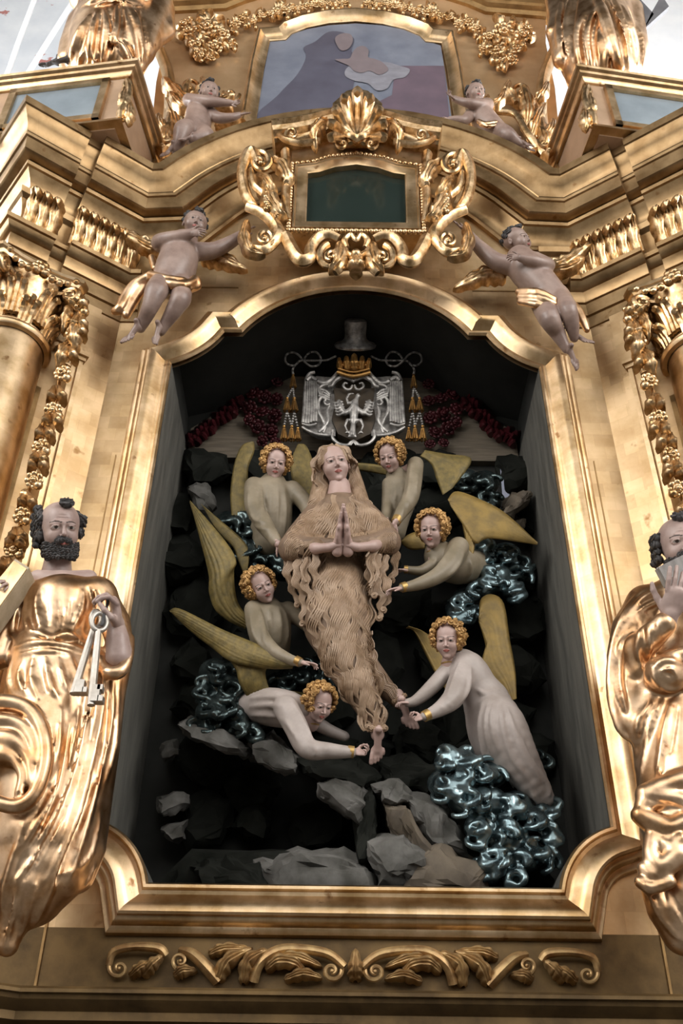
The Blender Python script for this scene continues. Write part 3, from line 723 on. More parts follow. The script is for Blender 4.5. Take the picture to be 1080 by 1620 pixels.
# ================================================================ acanthus volutes behind the small putti
for s in (-1,1):
    nm='left' if s<0 else 'right'
    y=YU-.05; A=[]
    A.append(spiral(300,140,y-.03,18,60,1.4,5,-1,.06)); A.append(spiral(366,150,y-.03,13,0,1.3,4,1,.05)); A.append(spiral(262,215,y-.06,12,0,1.2,5,1,.05))
    for L,wd in (([(262,240,y),(262,215,y-.08),(272,190,y-.06)],11),([(275,225,y),(255,200,y-.08),(250,180,y-.06)],10),([(285,215,y),(275,180,y-.08),(262,155,y-.05)],11),([(292,200,y),(290,160,y-.09),(300,128,y-.06)],12),([(280,160,y),(266,140,y-.07),(258,122,y-.03)],9),([(300,160,y),(322,138,y-.06),(318,122,y-.03)],9),([(340,200,y),(372,190,y-.06),(392,178,y-.02)],8),([(350,185,y),(360,165,y-.07),(352,145,y-.03)],10),([(270,235,y),(300,232,y-.08),(330,215,y-.03)],10),([(250,250,y),(256,238,y-.1),(270,240,y-.06)],9)):
        A.append(leaf(L,wd,.035,4))
    A.append(ptube([(250,245,y-.02,6),(262,215,y-.06,7),(270,180,y-.06,7),(285,150,y-.05,6),(300,128,y-.05,4)],6,8))
    A.append(ptube([(262,240,y-.02,6),(290,205,y-.06,6),(310,175,y-.06,5),(340,170,y-.05,5),(366,163,y-.04,4)],6,8))
    tag(obj('acanthus_scroll',side(cat_vf(*A),s),M_orn),'gilded curling acanthus scrollwork behind the small putto on the cornice\'s %s side'%nm,'carving','acanthus scrolls behind the small putti')
# ================================================================ cartouche over the niche
yc=-.30
ca=thing('cartouche','gilded scrolled cartouche with a dark glass panel and a shell on top','cartouche',(0,yc+.1,6.6))
M_dglass=mat('dark_green_glass',(.02,.03,.026),(.015,.024,.02),.0,.12,.02,2,.2)
gl=[(484,352),(487,276),(505,274),(530,266),(563,262),(598,267),(622,276),(642,281),(641,358)]
obj('dark_glass',flat(gl,yc+.03,0),M_dglass,ca,smooth=0)
cin=[(x,z) for x,z in pz([(484,352),(487,276),(505,274),(530,266),(563,262)],yc)]; cin[-1]=(0,cin[-1][1])
loop=[(x,yc,z) for x,z in cin]+[(-x,yc,z) for x,z in reversed(cin[:-1])]
loop=list(reversed(loop))
obj('inner_frame',sweep(loop,[(-h,d) for h,d in [(0,-.08),(0,.01),(.01,.015),(.07,.02),(.075,.03),(.085,.03),(.085,-.08)]],closed=True,out=(0,-1,0)),M_gold,ca,smooth=30)
beads=[]
def rim(off,n,r):
    pts=[]
    q=loop+[loop[0]]
    cx=0; czz=sum(p[2] for p in loop)/len(loop)
    for i in range(len(q)-1):
        a=Vector(q[i]);b=Vector(q[i+1]); L=(b-a).length; k=max(1,int(L/r/1.7))
        for t in range(k):
            p=a+(b-a)*t/k; dx=1 if p.x>0 else -1
            pts.append(Vector((p.x*1.0+off*(min(1,abs(p.x)/.36))**6*dx,yc-.035,p.z+(off if p.z>czz+.15 else (-off if p.z<czz-.15 else 0)))))
    return pts
lv_=[Vector(p) for p in loop]; nl_=len(lv_)
def offs(i,o):
    a=lv_[i-1];b=lv_[i];c_=lv_[(i+1)%nl_]; n1=Vector((b-a).normalized().cross(Vector((0,1,0)))); n2=Vector((c_-b).normalized().cross(Vector((0,1,0)))); m_=(n1+n2).normalized(); return b+m_*(o/max(m_.dot(n1),.4))
sg_=1 if (offs(0,.1)-Vector((0,yc,sum(p.z for p in lv_)/nl_))).length>(lv_[0]-Vector((0,yc,sum(p.z for p in lv_)/nl_))).length else -1
ofp=[offs(i,sg_*.108) for i in range(nl_)]
for i in range(nl_):
    a=ofp[i];b=ofp[(i+1)%nl_]; k=max(1,int((b-a).length/.03))
    for t in range(k): beads.append(ball(a+(b-a)*t/k+Vector((0,-.02,0)),.019,8,6))
obj('beaded_rim',cat_vf(*beads),M_orn,ca)
Cx=cin[0][0]
bk=[(455,372),(455,250),(440,215),(490,232),(563,220),(636,232),(690,225),(671,250),(671,376)]
obj('backing',prism([(p[0],p[1]) for p in pz(bk,yc+.10)],yc+.26,yc+.045),M_gold,ca)
def both(vf): return cat_vf(vf,mirror(vf))
y=yc
# side scrolls: big S curve
S=[ptube([(408,262,y-.05,9),(398,240,y-.05,10),(388,252,y-.05,9),(383,275,y-.04,8),(388,305,y-.03,9),(398,325,y-.03,9),(392,330,y-.02,6)],6,10),
   spiral(412,257,y-.04,20,-170,1.6,8,1,.08),
   ptube([(392,328,y-.03,8),(412,336,y-.04,9),(430,350,y-.04,10),(440,368,y-.04,10),(432,385,y-.04,9),(418,396,y-.04,9),(402,394,y-.03,8)],6,10),
   spiral(418,377,y-.05,17,100,1.5,7,-1,.08),
   leaf([(428,255,y-.02),(445,262,y-.06),(455,285,y-.06),(448,300,y-.02)],12,.035),
   leaf([(412,290,y-.01),(425,315,y-.07),(440,338,y-.07),(455,352,y-.02)],15,.045),
   leaf([(405,280,y),(420,288,y-.08),(428,305,y-.06),(418,325,y)],11,.045),
   leaf([(450,355,y),(436,345,y-.06),(425,330,y-.02)],9,.03),
   leaf([(392,350,y-.0),(386,372,y-.06),(396,398,y-.07),(420,404,y-.03)],10,.035),
   ptube([(452,240,y-.02,8),(455,275,y-.03,7),(452,310,y-.03,7),(455,350,y-.02,7)],5,10),
   ptube([(398,268,y-.04,5),(402,292,y-.05,6),(420,310,y-.05,6),(440,330,y-.05,6),(452,350,y-.03,4)],6,8)]
for k in range(9): S.append(ball(P(423+3*math.sin(k*2.1),305+k*3.2,y-.09),.018,8,6))
obj('side_scroll',cat_vf(*S),M_orn,ca); obj('side_scroll',mirror(cat_vf(*S)),M_orn,ca)
B=[ptube([(452,375,y-.03,11),(462,395,y-.04,11),(475,412,y-.05,11),(490,408,y-.05,10),(492,390,y-.05,9),(505,375,y-.05,9),(522,372,y-.05,8),(536,378,y-.04,7)],6,10),
   spiral(522,407,y-.05,20,-100,1.5,8,-1,.09), leaf([(540,385,y-.02),(536,410,y-.08),(520,432,y-.04)],13,.04),
   ptube([(545,395,y-.05,6),(540,420,y-.07,8),(530,432,y-.06,6)],5,8)]
obj('lower_scroll',cat_vf(*B),M_orn,ca); obj('lower_scroll',mirror(cat_vf(*B)),M_orn,ca)
Bc=[ball(P(563,402,y-.10),.032,12,8),ball(P(563,413,y-.11),.02,10,8),ptube([(549,392,y-.06,4),(545,380,y-.06,5),(555,372,y-.06,5),(563,380,y-.06,4),(571,372,y-.06,5),(581,380,y-.06,5),(577,392,y-.06,4)],5,8),leaf([(563,405,y-.05),(563,422,y-.1),(563,440,y-.03)],13,.05,3),ptube([(548,400,y-.06,5),(563,408,y-.07,6),(578,400,y-.06,5)],5,8)]
obj('lower_clasp',cat_vf(*Bc),M_orn,ca)
# top pediment and shell
Tm=[sweep([(x,yc,z) for x,z in pz([(435,232),(470,228),(500,222),(530,214),(563,211)],yc)],[(0,-.1),(0,.03),(.02,.05),(.04,.05),(.06,.09),(.10,.10),(.12,.13),(.13,.13),(.13,-.1)]),
   spiral(462,212,y-.09,11,150,1.3,4.5,1,.05),ptube([(468,222,y-.08,5),(480,218,y-.09,6),(500,210,y-.10,6),(520,198,y-.10,5)],5,8),
   leaf([(528,198,y-.08),(510,200,y-.13),(498,215,y-.12),(500,240,y-.06)],10,.04),leaf([(520,192,y-.06),(505,196,y-.12),(490,205,y-.08)],8,.03),
   ptube([(440,213,y-.06,4),(455,222,y-.09,6),(478,226,y-.1,6),(505,222,y-.1,6)],5,8)]
Tm[0]=both(Tm[0]); Tm=[Tm[0]]+[both(q) for q in Tm[1:]]
obj('top_moulding',cat_vf(*Tm),M_orn,ca)
sh=[]
c0=(565,222)
for k in range(9):
    a=rad(-90+(k-4)*21); L=76-abs(k-4)*6.5
    e_=(c0[0]+math.cos(a)*L*.78,c0[1]+math.sin(a)*L)
    mid=(c0[0]+math.cos(a)*L*.45,c0[1]+math.sin(a)*L*.5)
    sh.append(ptube([(c0[0]+math.cos(a)*8,c0[1]-6,y-.10,4),(mid[0],mid[1],y-.12,6.0),(e_[0],e_[1],y-.20,8.5),(e_[0]+math.cos(a)*3,e_[1]+3,y-.23,5)],6,10))
sh.append(prism([(p[0],p[1]) for p in pz([(545,222),(528,195),(526,172),(548,152),(565,148),(582,152),(604,172),(602,195),(586,222)],y-.08)],y-.02,y-.12))
sh+=[both(spiral(541,227,y-.12,13,0,1.5,5,-1,.05)),both(ptube([(565,222,y-.12,6),(556,216,y-.14,7),(545,214,y-.13,5)],4,8))]
obj('shell',cat_vf(*sh),M_orn,ca)
# ================================================================ carved band on the predella
y=-.02; Q=[]
Q+=[spiral(188,1532,y,17,-150,1.3,5,-1,.03),ptube([(172,1527,y,5),(180,1506,y-.01,6),(210,1498,y-.02,6),(250,1500,y-.02,7),(262,1512,y-.01,6)],5,8),
    leaf([(225,1545,y),(240,1525,y-.04),(258,1512,y-.02)],10,.02),leaf([(205,1545,y),(222,1530,y-.04),(245,1520,y-.01)],9,.02),
    spiral(285,1520,y-.01,15,90,1.3,5,1,.04),leaf([(275,1545,y),(290,1535,y-.04),(312,1536,y)],9,.02),
    ptube([(285,1503,y,6),(305,1510,y-.02,8),(328,1532,y-.02,9),(345,1552,y,9)],5,8),
    leaf([(330,1510,y),(355,1500,y-.03),(395,1500,y-.01)],9,.02),leaf([(345,1552,y),(360,1520,y-.04),(400,1500,y-.01)],12,.03),leaf([(385,1556,y),(392,1520,y-.04),(425,1502,y-.01)],11,.03),
    ptube([(400,1553,y,8),(410,1525,y-.02,8),(440,1504,y-.03,8),(480,1502,y-.03,7),(520,1510,y-.02,7),(545,1530,y-.02,6)],5,8),
    spiral(525,1536,y-.01,18,-40,1.4,6,1,.04),
    leaf([(420,1535,y),(440,1520,y-.04),(470,1525,y-.03),(480,1545,y)],11,.025),leaf([(450,1550,y),(480,1540,y-.04),(510,1548,y-.01)],9,.025),leaf([(430,1515,y),(470,1513,y-.04),(510,1530,y)],9,.02)]
Q=cat_vf(*Q)
M_ornd=mat('dull_brown_gilt_carving',(.52,.36,.17),(.30,.18,.08),.7,.35,.2,20,.55)
tag(obj('carved_band',cat_vf(Q,mirror(Q),leaf([(562,1552,y),(562,1530,y-.04),(562,1500,y)],12,.03)),M_ornd),'dull gold carved band of scrolls and leaves under the niche sill','carving')
# ================================================================ drop garlands beside the pilasters
for s in (-1,1):
    nm='left' if s<0 else 'right'; G=[]; rnd=random.Random(8)
    pth=cr([(118,470),(124,500),(116,535),(96,590),(88,640),(70,690),(62,730),(44,780),(34,825),(20,870),(10,900)],5)
    p0=P(120,500,-.20); dx=0
    for i,(u,v) in enumerate(pth[:-1]):
        yy=-.24
        m=mpp(u,v,yy)
        u+=rnd.uniform(-4,4)
        if i%6==3: G.append((cat_vf(rose(P(u+rnd.uniform(-2,2),v,yy-.04),14*m,rnd),ball(P(u+8,v+8,yy-.03),8*m,10,8)),'rose'))
        elif i%3==0 or i%7==1:
            for k in range(2):
                a=rnd.uniform(-1,1)+(3.14 if k%2 else 0); G.append((leaf([(u,v-8,yy),(u+math.cos(a)*9,v+6,yy-.07),(u+math.cos(a)*14,v+24,yy-.0)],8,.03,3,2,nx=6,ny=10,thick=.01),'leaf'))
            G.append((ball(P(u+rnd.uniform(-7,7),v+rnd.uniform(-9,9),yy-.03),rnd.uniform(5,8)*m,8,6,(1,1,1.3)),'fruit'))
    G.append((ptube([(118,465,-.22,9),(128,480,-.25,10),(130,500,-.25,7)],4,8),'knot'))
    dg=thing('drop_garland','gilded drop garland of fruit and leaves hanging beside the %s column'%nm,'garland',(s*1.7,-.26,4.0),'drop garlands beside the columns')
    G.append((ptube([(u_,v_,-.245,3.2) for u_,v_ in pth[::4]],3,7),'ribbon'))
    for q,nm_ in G: obj(nm_,side(q,s),M_orn,dg)
    # console bracket at the garland's upper end
    K=[spiral(100,592,-.26,14,-60,1.3,5,-1,.04),ptube([(124,480,-.24,9),(126,520,-.26,8),(112,560,-.26,8),(105,580,-.26,7)],5,8),leaf([(128,500,-.25),(118,530,-.32),(120,560,-.25)],11,.03),leaf([(112,540,-.25),(98,560,-.32),(92,590,-.25)],10,.03),leaf([(122,480,-.25),(105,500,-.3),(100,530,-.25)],9,.03)]
    tag(obj('scroll_bracket',side(cat_vf(*K),s),M_orn),'small gilded scroll bracket beside the %s column capital'%nm,'bracket','scroll brackets by the capitals')
ORN[0]=0
# ================================================================ figure building: heads, hands, feet
def HR(yaw=0,pitch=0,roll=0):
    B=Matrix((RT,FW,UP)).transposed()
    return B@Matrix.Rotation(rad(roll),3,'Y')@Matrix.Rotation(rad(yaw),3,'Z')@Matrix.Rotation(rad(-pitch),3,'X')
_HC={}
AX=((1,0,0),(0,1,0),(0,0,1))
def head_tpl(kind='woman'):
    if kind in _HC: return _HC[kind]
    c=Clay(h=.0125,k=.09,sm=1); E=lambda p,r,**k: c.ew(p,AX,r,**k); S=lambda a,b,r1,r2,**k: c.seg(a,b,r1,r2,**k)
    baby=kind=='baby'; man=kind=='man'
    E((0,.08,.13),(.37 if baby else .345,.42,.37)); E((0,-.09,-.10),(.285,.29,.36))
    E((0,-.15,-.31),(.20 if man else .17,.19,.18)); E((0,-.30,-.425),(.07,.06,.055),k=.06)
    ck=.15 if baby else (.10 if man else .12)
    for sx in (-1,1): E((sx*.155,-.245,-.155),(ck*.95,ck*.85,ck),k=.09)
    S((-.19,-.31,.055),(0,-.365,.07),.03,.03,k=.05); S((.19,-.31,.055),(0,-.365,.07),.03,.03,k=.05)
    nz=-.47 if not baby else -.43
    S((0,-.36,.06),(0,nz+.015,-.12),.026,.040 if not man else .046,k=.035)
    for sx in (-1,1): S((sx*.038,-.40,-.148),(sx*.048,-.385,-.145),.026,.022,k=.02)
    for sx in (-1,1):
        E((sx*.13,-.42,.0),(.085,.075,.050),k=.05,op=-1)
        E((sx*.128,-.292,-.005),(.078,.075,.060),k=.012)
        for a,b in (((-.075,-.335,-.005),(-.03,-.366,.033)),((-.03,-.366,.033),(.03,-.364,.033)),((.03,-.364,.033),(.078,-.318,-.008))):
            S((sx*.128+sx*a[0],a[1],a[2]),(sx*.128+sx*b[0],b[1],b[2]),.013,.013,k=.012)
        S((sx*.128-.06,-.335,-.03),(sx*.128+.06,-.325,-.03),.011,.011,k=.012)
        E((sx*.355,.07,-.03),(.035,.07,.10),k=.02); E((sx*.385,.04,-.03),(.02,.035,.055),k=.02,op=-1)
    for sx in (-1,1):
        S((0,-.402,-.238),(sx*.075,-.362,-.250),.019,.008,k=.02); S((0,-.392,-.285),(sx*.058,-.358,-.272),.026,.012,k=.02)
        S((0,-.43,-.262),(sx*.085,-.385,-.260),.008,.006,k=.01,op=-1)
    S((0,-.42,-.17),(0,-.43,-.22),.012,.012,k=.03,op=-1)
    if man:
        for sx in (-1,1): S((sx*.07,-.37,-.16),(sx*.13,-.31,-.27),.012,.012,k=.03,op=-1); S((sx*.02,-.38,.10),(sx*.14,-.33,.13),.012,.01,k=.03)
        for z in (.17,.22): S((-.13,-.335+.1*(z-.17),z),(.13,-.335+.1*(z-.17),z),.008,.008,k=.02,op=-1)
    S((0,.07,-.30),(0,.12,-.72),.185 if not man else .20,.19 if not man else .22,k=.08)
    V,F=c.build(); V=np.array(V); FA=np.array(F); C=V[FA].mean(1); mi=np.zeros(len(FA),int)
    for sx in (-1,1):
        d=((C[:,0]-sx*.128)/.066)**2+((C[:,2]-.002)/.026)**2
        mi[(d<1)&(C[:,1]<-.31)]=1
        d2=((C[:,0]-sx*.128)/.030)**2+((C[:,2]-.002)/.028)**2; mi[(d2<1)&(C[:,1]<-.31)]=2
        xx=(C[:,0]*sx-.13); arch=.105-2.2*xx**2
        mi[(np.abs(C[:,2]-arch)<.011)&(np.abs(xx)<.095)&(C[:,1]<-.2)]=3
    lp=((C[:,0]/.085)**2+((C[:,2]+.262)/.038)**2<1)&(C[:,1]<-.34); mi[lp]=4
    _HC[kind]=(V,F,mi.tolist()); return _HC[kind]
HM=lambda skin,eye=None: [skin,eye or M_eye,M_iris,M_brow,M_lip]
class Head:
    """head placed at picture point u,v with height s px"""
    def __init__(s,u,v,y,hp,yaw=0,pitch=0,roll=0,kind='woman'):
        s.c=P(u,v,y); s.m=mpp(u,v,y)*hp; s.R=HR(yaw,pitch,roll); s.kind=kind
    def vf(s):
        V,F,mi=head_tpl(s.kind); R=np.array(s.R); return (V@R.T*s.m+np.array(s.c),F,mi)
    def w(s,x,y,z): return s.c+s.R@Vector((x,y,z))*s.m
    def neck(s): return s.w(0,.12,-.68)
_GC={}
def hand_tpl(pose):
    if pose in _GC: return _GC[pose]
    curls={'open':((8,8,6),(4,6,5),(6,8,6),(12,12,8)),'flat':((2,2,2),)*4,'relax':((18,25,15),(22,30,18),(26,34,20),(30,38,22)),
      'fist':((70,85,50),(74,88,52),(76,88,52),(78,85,50)),'hold':((40,50,30),(46,54,32),(50,56,32),(52,58,34)),'reach':((5,12,8),(16,18,10),(24,22,12),(30,26,14)),'spread':((5,5,5),(2,5,5),(5,5,5),(10,8,5))}[pose]
    sp={'open':.10,'flat':.02,'relax':.06,'fist':.02,'hold':.05,'reach':.09,'spread':.28}[pose]
    c=Clay(h=.021,k=.05,sm=1)
    c.seg((0,.01,-.15),(0,0,.06),.13,.125); c.ew((0,0,.24),AX,(.20,.085,.26),k=.06); c.ew((-.03,-.015,.42),AX,(.19,.07,.12),k=.05); c.ew((.11,-.05,.16),AX,(.09,.07,.15),k=.05)
    for i,(x,l) in enumerate(((.135,.40),(.045,.46),(-.05,.43),(-.14,.33))):
        p=Vector((x,0,.46-abs(i-1)*.018)); a=0; spx=(1.5-i)/1.5*sp; r=.050-.003*i
        for j,f in enumerate((.44,.30,.26)):
            a+=rad(curls[i][j]); d=Vector((math.sin(spx)*math.cos(a),-math.sin(a),math.cos(a)*math.cos(spx)))
            q=p+d*l*f; c.seg(p,q,r,r*.90,k=.012); p=q; r*=.90
    th={'fist':((.13,-.03,.12),(.23,-.13,.28),(.14,-.22,.38),(.02,-.24,.42)),'hold':((.13,-.03,.12),(.26,-.12,.25),(.24,-.22,.38),(.18,-.27,.47)),'flat':((.13,-.02,.12),(.21,-.05,.30),(.21,-.06,.42),(.20,-.06,.50))}.get(pose,((.13,-.03,.10),(.27,-.09,.26),(.36,-.12,.38),(.40,-.15,.48)))
    r=.07
    for a,b in zip(th[:-1],th[1:]): c.seg(a,b,r,r*.82,k=.03); r*=.84
    _GC[pose]=c.build(); return _GC[pose]
def basis(z,y):
    """columns x,y,z; z along fingers, -y = palm side"""
    z=Vector(z).normalized(); y=Vector(y); y=(y-z*y.dot(z)).normalized(); x=y.cross(z); return Matrix((x,y,z)).transposed()
def cdir(a,b,c): return RT*a+UP*b-FW*c         # image right, image up, toward the camera
def hand(u,v,y,size,point,palm,pose='relax',left=False):
    """wrist pixel, size px, pointing (image r,u,toward) and palm facing directions"""
    V,F=hand_tpl(pose); V=np.array(V,dtype=float)
    if left: V=V*np.array([-1,1,1]); F=[tuple(reversed(f)) for f in F]
    R=basis(cdir(*point),-cdir(*palm)); m=mpp(u,v,y)*size
    return (V@np.array(R).T*m+np.array(P(u,v,y)),F)
def foot_tpl(pose=0):
    if 'foot' in _GC: return _GC['foot']
    c=Clay(h=.024,k=.07,sm=1)
    # heel at origin, toes along +z, sole toward +y
    c.ew((0,0,.06),AX,(.12,.12,.16)); c.seg((0,-.30,.02),(0,-.06,.06),.10,.11); c.seg((0,-.10,.12),(0,.02,.55),.12,.09); c.ew((0,.04,.58),AX,(.19,.07,.16))
    for i,(x,l,r) in enumerate(((.14,.25,.068),(.045,.24,.048),(-.03,.22,.045),(-.10,.19,.042),(-.165,.15,.038))):
        p=Vector((x,.03,.66-.02*i*i*.5)); q=p+Vector((x*.1,.0,l*.5)); c.seg(p,q,r*.9,r*.85,k=.02); c.seg(q,q+Vector((0,.035,l*.42)),r*.85,r*.9,k=.012)
    _GC['foot']=c.build(); return _GC['foot']
def foot(u,v,y,size,point,sole,left=False):
    V,F=foot_tpl(); V=np.array(V,dtype=float)
    if left: V=V*np.array([-1,1,1]); F=[tuple(reversed(f)) for f in F]
    R=basis(cdir(*point),cdir(*sole)); m=mpp(u,v,y)*size
    return (V@np.array(R).T*m+np.array(P(u,v,y)),F)
def folds(c,b,lines,k=.012,sink=.3,n=5,op=1):
    """project pixel fold lines (u,v,r) on the body b and add ridges (op=1) or grooves (op=-1)"""
    for L in lines:
        q=cr(L,n); W=[]
        for a in q:
            h=cast(b,a[0],a[1])
            if h is None: W.append(None); continue
            W.append((a[0],a[1],h.y,a[2]))
        runs=[];cur=[]
        for x in W:
            if x is None or (cur and abs(x[2]-cur[-1][2])>.07):
                if len(cur)>2: runs.append(cur)
                cur=[] if x is None else [x]
            else: cur.append(x)
        if len(cur)>2: runs.append(cur)
        for R_ in runs:
            ys=[p[2] for p in R_]
            for _ in range(4): ys=[ys[0]]+[(ys[i-1]+ys[i]*2+ys[i+1])/4 for i in range(1,len(ys)-1)]+[ys[-1]]
            w_=[]
            for i,p in enumerate(R_):
                m=mpp(p[0],p[1],ys[i]); e=min(1,.35+min(i,len(R_)-1-i)*.22); r=p[3]*m*e
                w_.append((np.array(P(p[0],p[1],ys[i])+FW*(r*sink),float),r))
            c.grp([(a[0],b_[0],a[1],b_[1]) for a,b_ in zip(w_[:-1],w_[1:])],k,op)
def wob(h,amp,fr):
    return lambda Fd,ax: Fd
def strands(b,guides,n,rnd,r=1.4,amp=3,wl=34,lift=.3,y=.1,seg=5,jit=1.0,n2=4):
    """wavy locks laid on body b. guides: list of (u,v,halfwidth)"""
    L=[]
    for G in guides:
        gp=rnd.uniform(0,6.28)
        q=cr(G,max(4,int(n2))); ln=[0]
        for a,bb in zip(q[:-1],q[1:]): ln.append(ln[-1]+math.hypot(bb[0]-a[0],bb[1]-a[1]))
        for i in range(n):
            f=(i+.5)/n*2-1; ph=gp+rnd.uniform(-.5,.5)*jit*.4+f*.55; pts=[];rr=[]; yl=None
            steps=max(6,int(ln[-1]/4.5))
            for sidx in range(steps+1):
                d=ln[-1]*sidx/steps
                j=max(0,min(len(ln)-2,next((x for x in range(len(ln)-1) if ln[x+1]>=d),len(ln)-2))); t=(d-ln[j])/max(ln[j+1]-ln[j],1e-6)
                a=np.array(q[j]);bb=np.array(q[j+1]); p=a+(bb-a)*t; dx,dy=bb[0]-a[0],bb[1]-a[1]; l=math.hypot(dx,dy)+1e-6; nx,ny=-dy/l,dx/l
                env=min(1,sidx/3)
                off=f*p[2]+amp*math.sin(2*math.pi*d/wl+ph)*env
                u=p[0]+nx*off; v=p[1]+ny*off
                h=cast(b,u,v) if b else None
                if h is None: 
                    yy=(p[3] if len(p)>3 else (yl if yl is not None else y)); h=P(u,v,yy)
                yl=h.y if yl is None else yl*.4+h.y*.6
                lift_=(lift+.5*math.sin(2*math.pi*d/wl+ph+1.2))*r
                w_=P(u,v,yl)-FW*(lift_*mpp(u,v,yl))
                pts.append(w_); rr.append(r*mpp(u,v,yl)*(1-.55*(sidx/steps)**3)*(.6+.4*env))
            L.append(tube(pts,rr,seg))
    return cat_vf(*L)
def curl_ball(c,r,ax,rnd):
    """one drilled ringlet: small ball wound with a spiral"""
    ax=Vector(ax).normalized(); x=ax.orthogonal().normalized(); y=ax.cross(x); pts=[]; a0=rnd.uniform(0,6.28)
    for i in range(15):
        t=i/14; an=a0+t*9.5; q=r*(.95-.75*t); pts.append(c+(x*math.cos(an)+y*math.sin(an))*q+ax*r*(.15+.75*t))
    return cat_vf(ball(c,r*.86,8,6),tube(pts,[r*.26]*15,5))
def curly_hair(H,rnd,n=46,r=.085,cap=.43,front=-30,kind=0):
    L=[ball(H.w(0,.10,.12),H.m*.40,16,10)]
    # rings round the face
    for ring,(yy,zz,R,cnt,a0,a1) in enumerate(((-.20,.12,.385,13,-38,218),(-.05,.12,.43,14,-48,228),(.12,.10,.46,13,-50,230),(.28,.08,.40,11,-40,220))):
        for i in range(cnt):
            a=rad(a0+(a1-a0)*(i+rnd.uniform(-.2,.2))/(cnt-1)); p=H.w(math.cos(a)*R,yy+rnd.uniform(-.03,.03),zz+math.sin(a)*R*1.0)
            ax=(p-H.w(0,.05,.1)); L.append(curl_ball(p,H.m*r*rnd.uniform(.85,1.15),ax-FW*ax.length*.6,rnd))
    return cat_vf(*L)
def wing(lead,trail,y0,th=8,nx=14,ny=26,ribs=7,bulge=14,feather=1.2,ydir=0):
    """solid carved wing between two pixel curves (u,v[,y]); rounded leading edge, feather grooves, thick"""
    A=cr([(p[0],p[1],p[2] if len(p)>2 else y0) for p in lead],6); Bq=cr([(p[0],p[1],p[2] if len(p)>2 else y0) for p in trail],6)
    def samp(q,s): 
        t=s*(len(q)-1); i=min(int(t),len(q)-2); return np.array(q[i])*(1-(t-i))+np.array(q[i+1])*(t-i)
    V=[];F=[]; n=(nx+1)*2
    for i in range(ny+1):
        s=i/ny; a=samp(A,s); b=samp(Bq,s); env=max(.15,math.sin(math.pi*min(1,.06+s*.9))**.5)
        for sd in (0,1):
            for j in range(nx+1):
                t=(j/nx) if sd==0 else 1-j/nx
                p=a*(1-t)+b*t; m=mpp(p[0],p[1],p[2])
                prof=math.sqrt(max(0,1-(2*t-1)**4)); lead_=math.exp(-(t/.16)**2)
                d=(bulge*.5*prof*math.sin(math.pi*(t*.8+.1))+th*.6*lead_*prof)*env
                gr=feather*math.cos(2*math.pi*ribs*t)*prof*(1-lead_)*(1 if t>.15 else .2)
                q=P(p[0],p[1],p[2])
                if sd==0: q=q-FW*((d+gr)*m)
                else: q=q-FW*((d-th*prof*env-.5)*m)
                V.append(q)
    for i in range(ny):
        for j in range(n): j2=(j+1)%n; F.append((i*n+j,i*n+j2,(i+1)*n+j2,(i+1)*n+j))
    F.append(tuple(range(n))); F.append(tuple(reversed([ny*n+j for j in range(n)])))
    return (V,F)
M_cloth=mat('cream_painted_robe',(.46,.40,.37),(.34,.29,.26),0,.40,.06,7)
M_clotht=mat('tan_painted_robe',(.29,.24,.17),(.19,.155,.10),0,.42,.08,7)
M_wing=mat('olive_gold_wing',(.215,.155,.045),(.11,.085,.028),.25,.45,.3,14,stretch=(2,2,2))
M_wingr=mat('ochre_gold_wing',(.28,.185,.048),(.17,.115,.035),.3,.42,.3,14)
M_curl=mat('golden_ringlets',(.55,.33,.12),(.34,.19,.07),.45,.35,.1,14)
M_mhair=mat('brown_wavy_hair',(.41,.29,.195),(.24,.155,.09),.05,.40,.1,12)
M_mbody=mat('hair_covered_body',(.24,.16,.105),(.17,.11,.07),0,.5,.2,20)
M_cuff=mat('gold_cuff',(.62,.42,.16),(.45,.28,.1),.8,.35,.1,20)
# ================================================================ carved rocks, clouds and coat of arms inside the niche
M_rock=mat('grey_carved_rock',(.15,.145,.135),(.06,.058,.05),0,.65,.35,7,spec=.3)
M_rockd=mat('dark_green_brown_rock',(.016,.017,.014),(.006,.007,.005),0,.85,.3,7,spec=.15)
M_rockt=mat('brown_carved_rock',(.15,.12,.085),(.07,.055,.04),0,.6,.25,7)
def rock(outline,y,dep,rnd,peak=None,jit=.018,n=4):
    bm=bmesh.new(); cu=sum(p[0] for p in outline)/len(outline); cv=sum(p[1] for p in outline)/len(outline)
    for p in outline:
        bm.verts.new(P(p[0],p[1],y)); bm.verts.new(P(p[0]+(cu-p[0])*.1,p[1]+(cv-p[1])*.1,y+.22))
        bm.verts.new(P(p[0]+(cu-p[0])*.28+rnd.uniform(-4,4),p[1]+(cv-p[1])*.34+rnd.uniform(-4,4),y-dep*rnd.uniform(.45,1)))
    if peak: bm.verts.new(P(peak[0],peak[1],y-dep*1.25))
    bmesh.ops.convex_hull(bm,input=bm.verts[:]); 
    loose=[v for v in bm.verts if not v.link_faces]; bmesh.ops.delete(bm,geom=loose,context='VERTS')
    bmesh.ops.subdivide_edges(bm,edges=bm.edges[:],cuts=n,use_grid_fill=True)
    bm.normal_update(); sd=rnd.uniform(0,50)
    for v in bm.verts:
        q=v.co*7+Vector((sd,0,0)); d=noise.noise(q)*jit*1.8+(abs(noise.noise(q*1.7))*-2.2+.5)*jit+noise.noise(q*4)*jit*.5
        cell=noise.cell(v.co*9); v.co+=v.normal*(d)+Vector((cell-.5,0,cell-.5))*jit*.5
    V=[v.co.copy() for v in bm.verts]; F=[tuple(v.index for v in f.verts) for f in bm.faces]; bm.free(); return (V,F)
rk=thing('rocky_mountain_carving','carved grey and dark rocks filling the bottom and back of the niche behind the statues','rocks',tuple(P(560,1400,.3)))
rnd=random.Random(21)
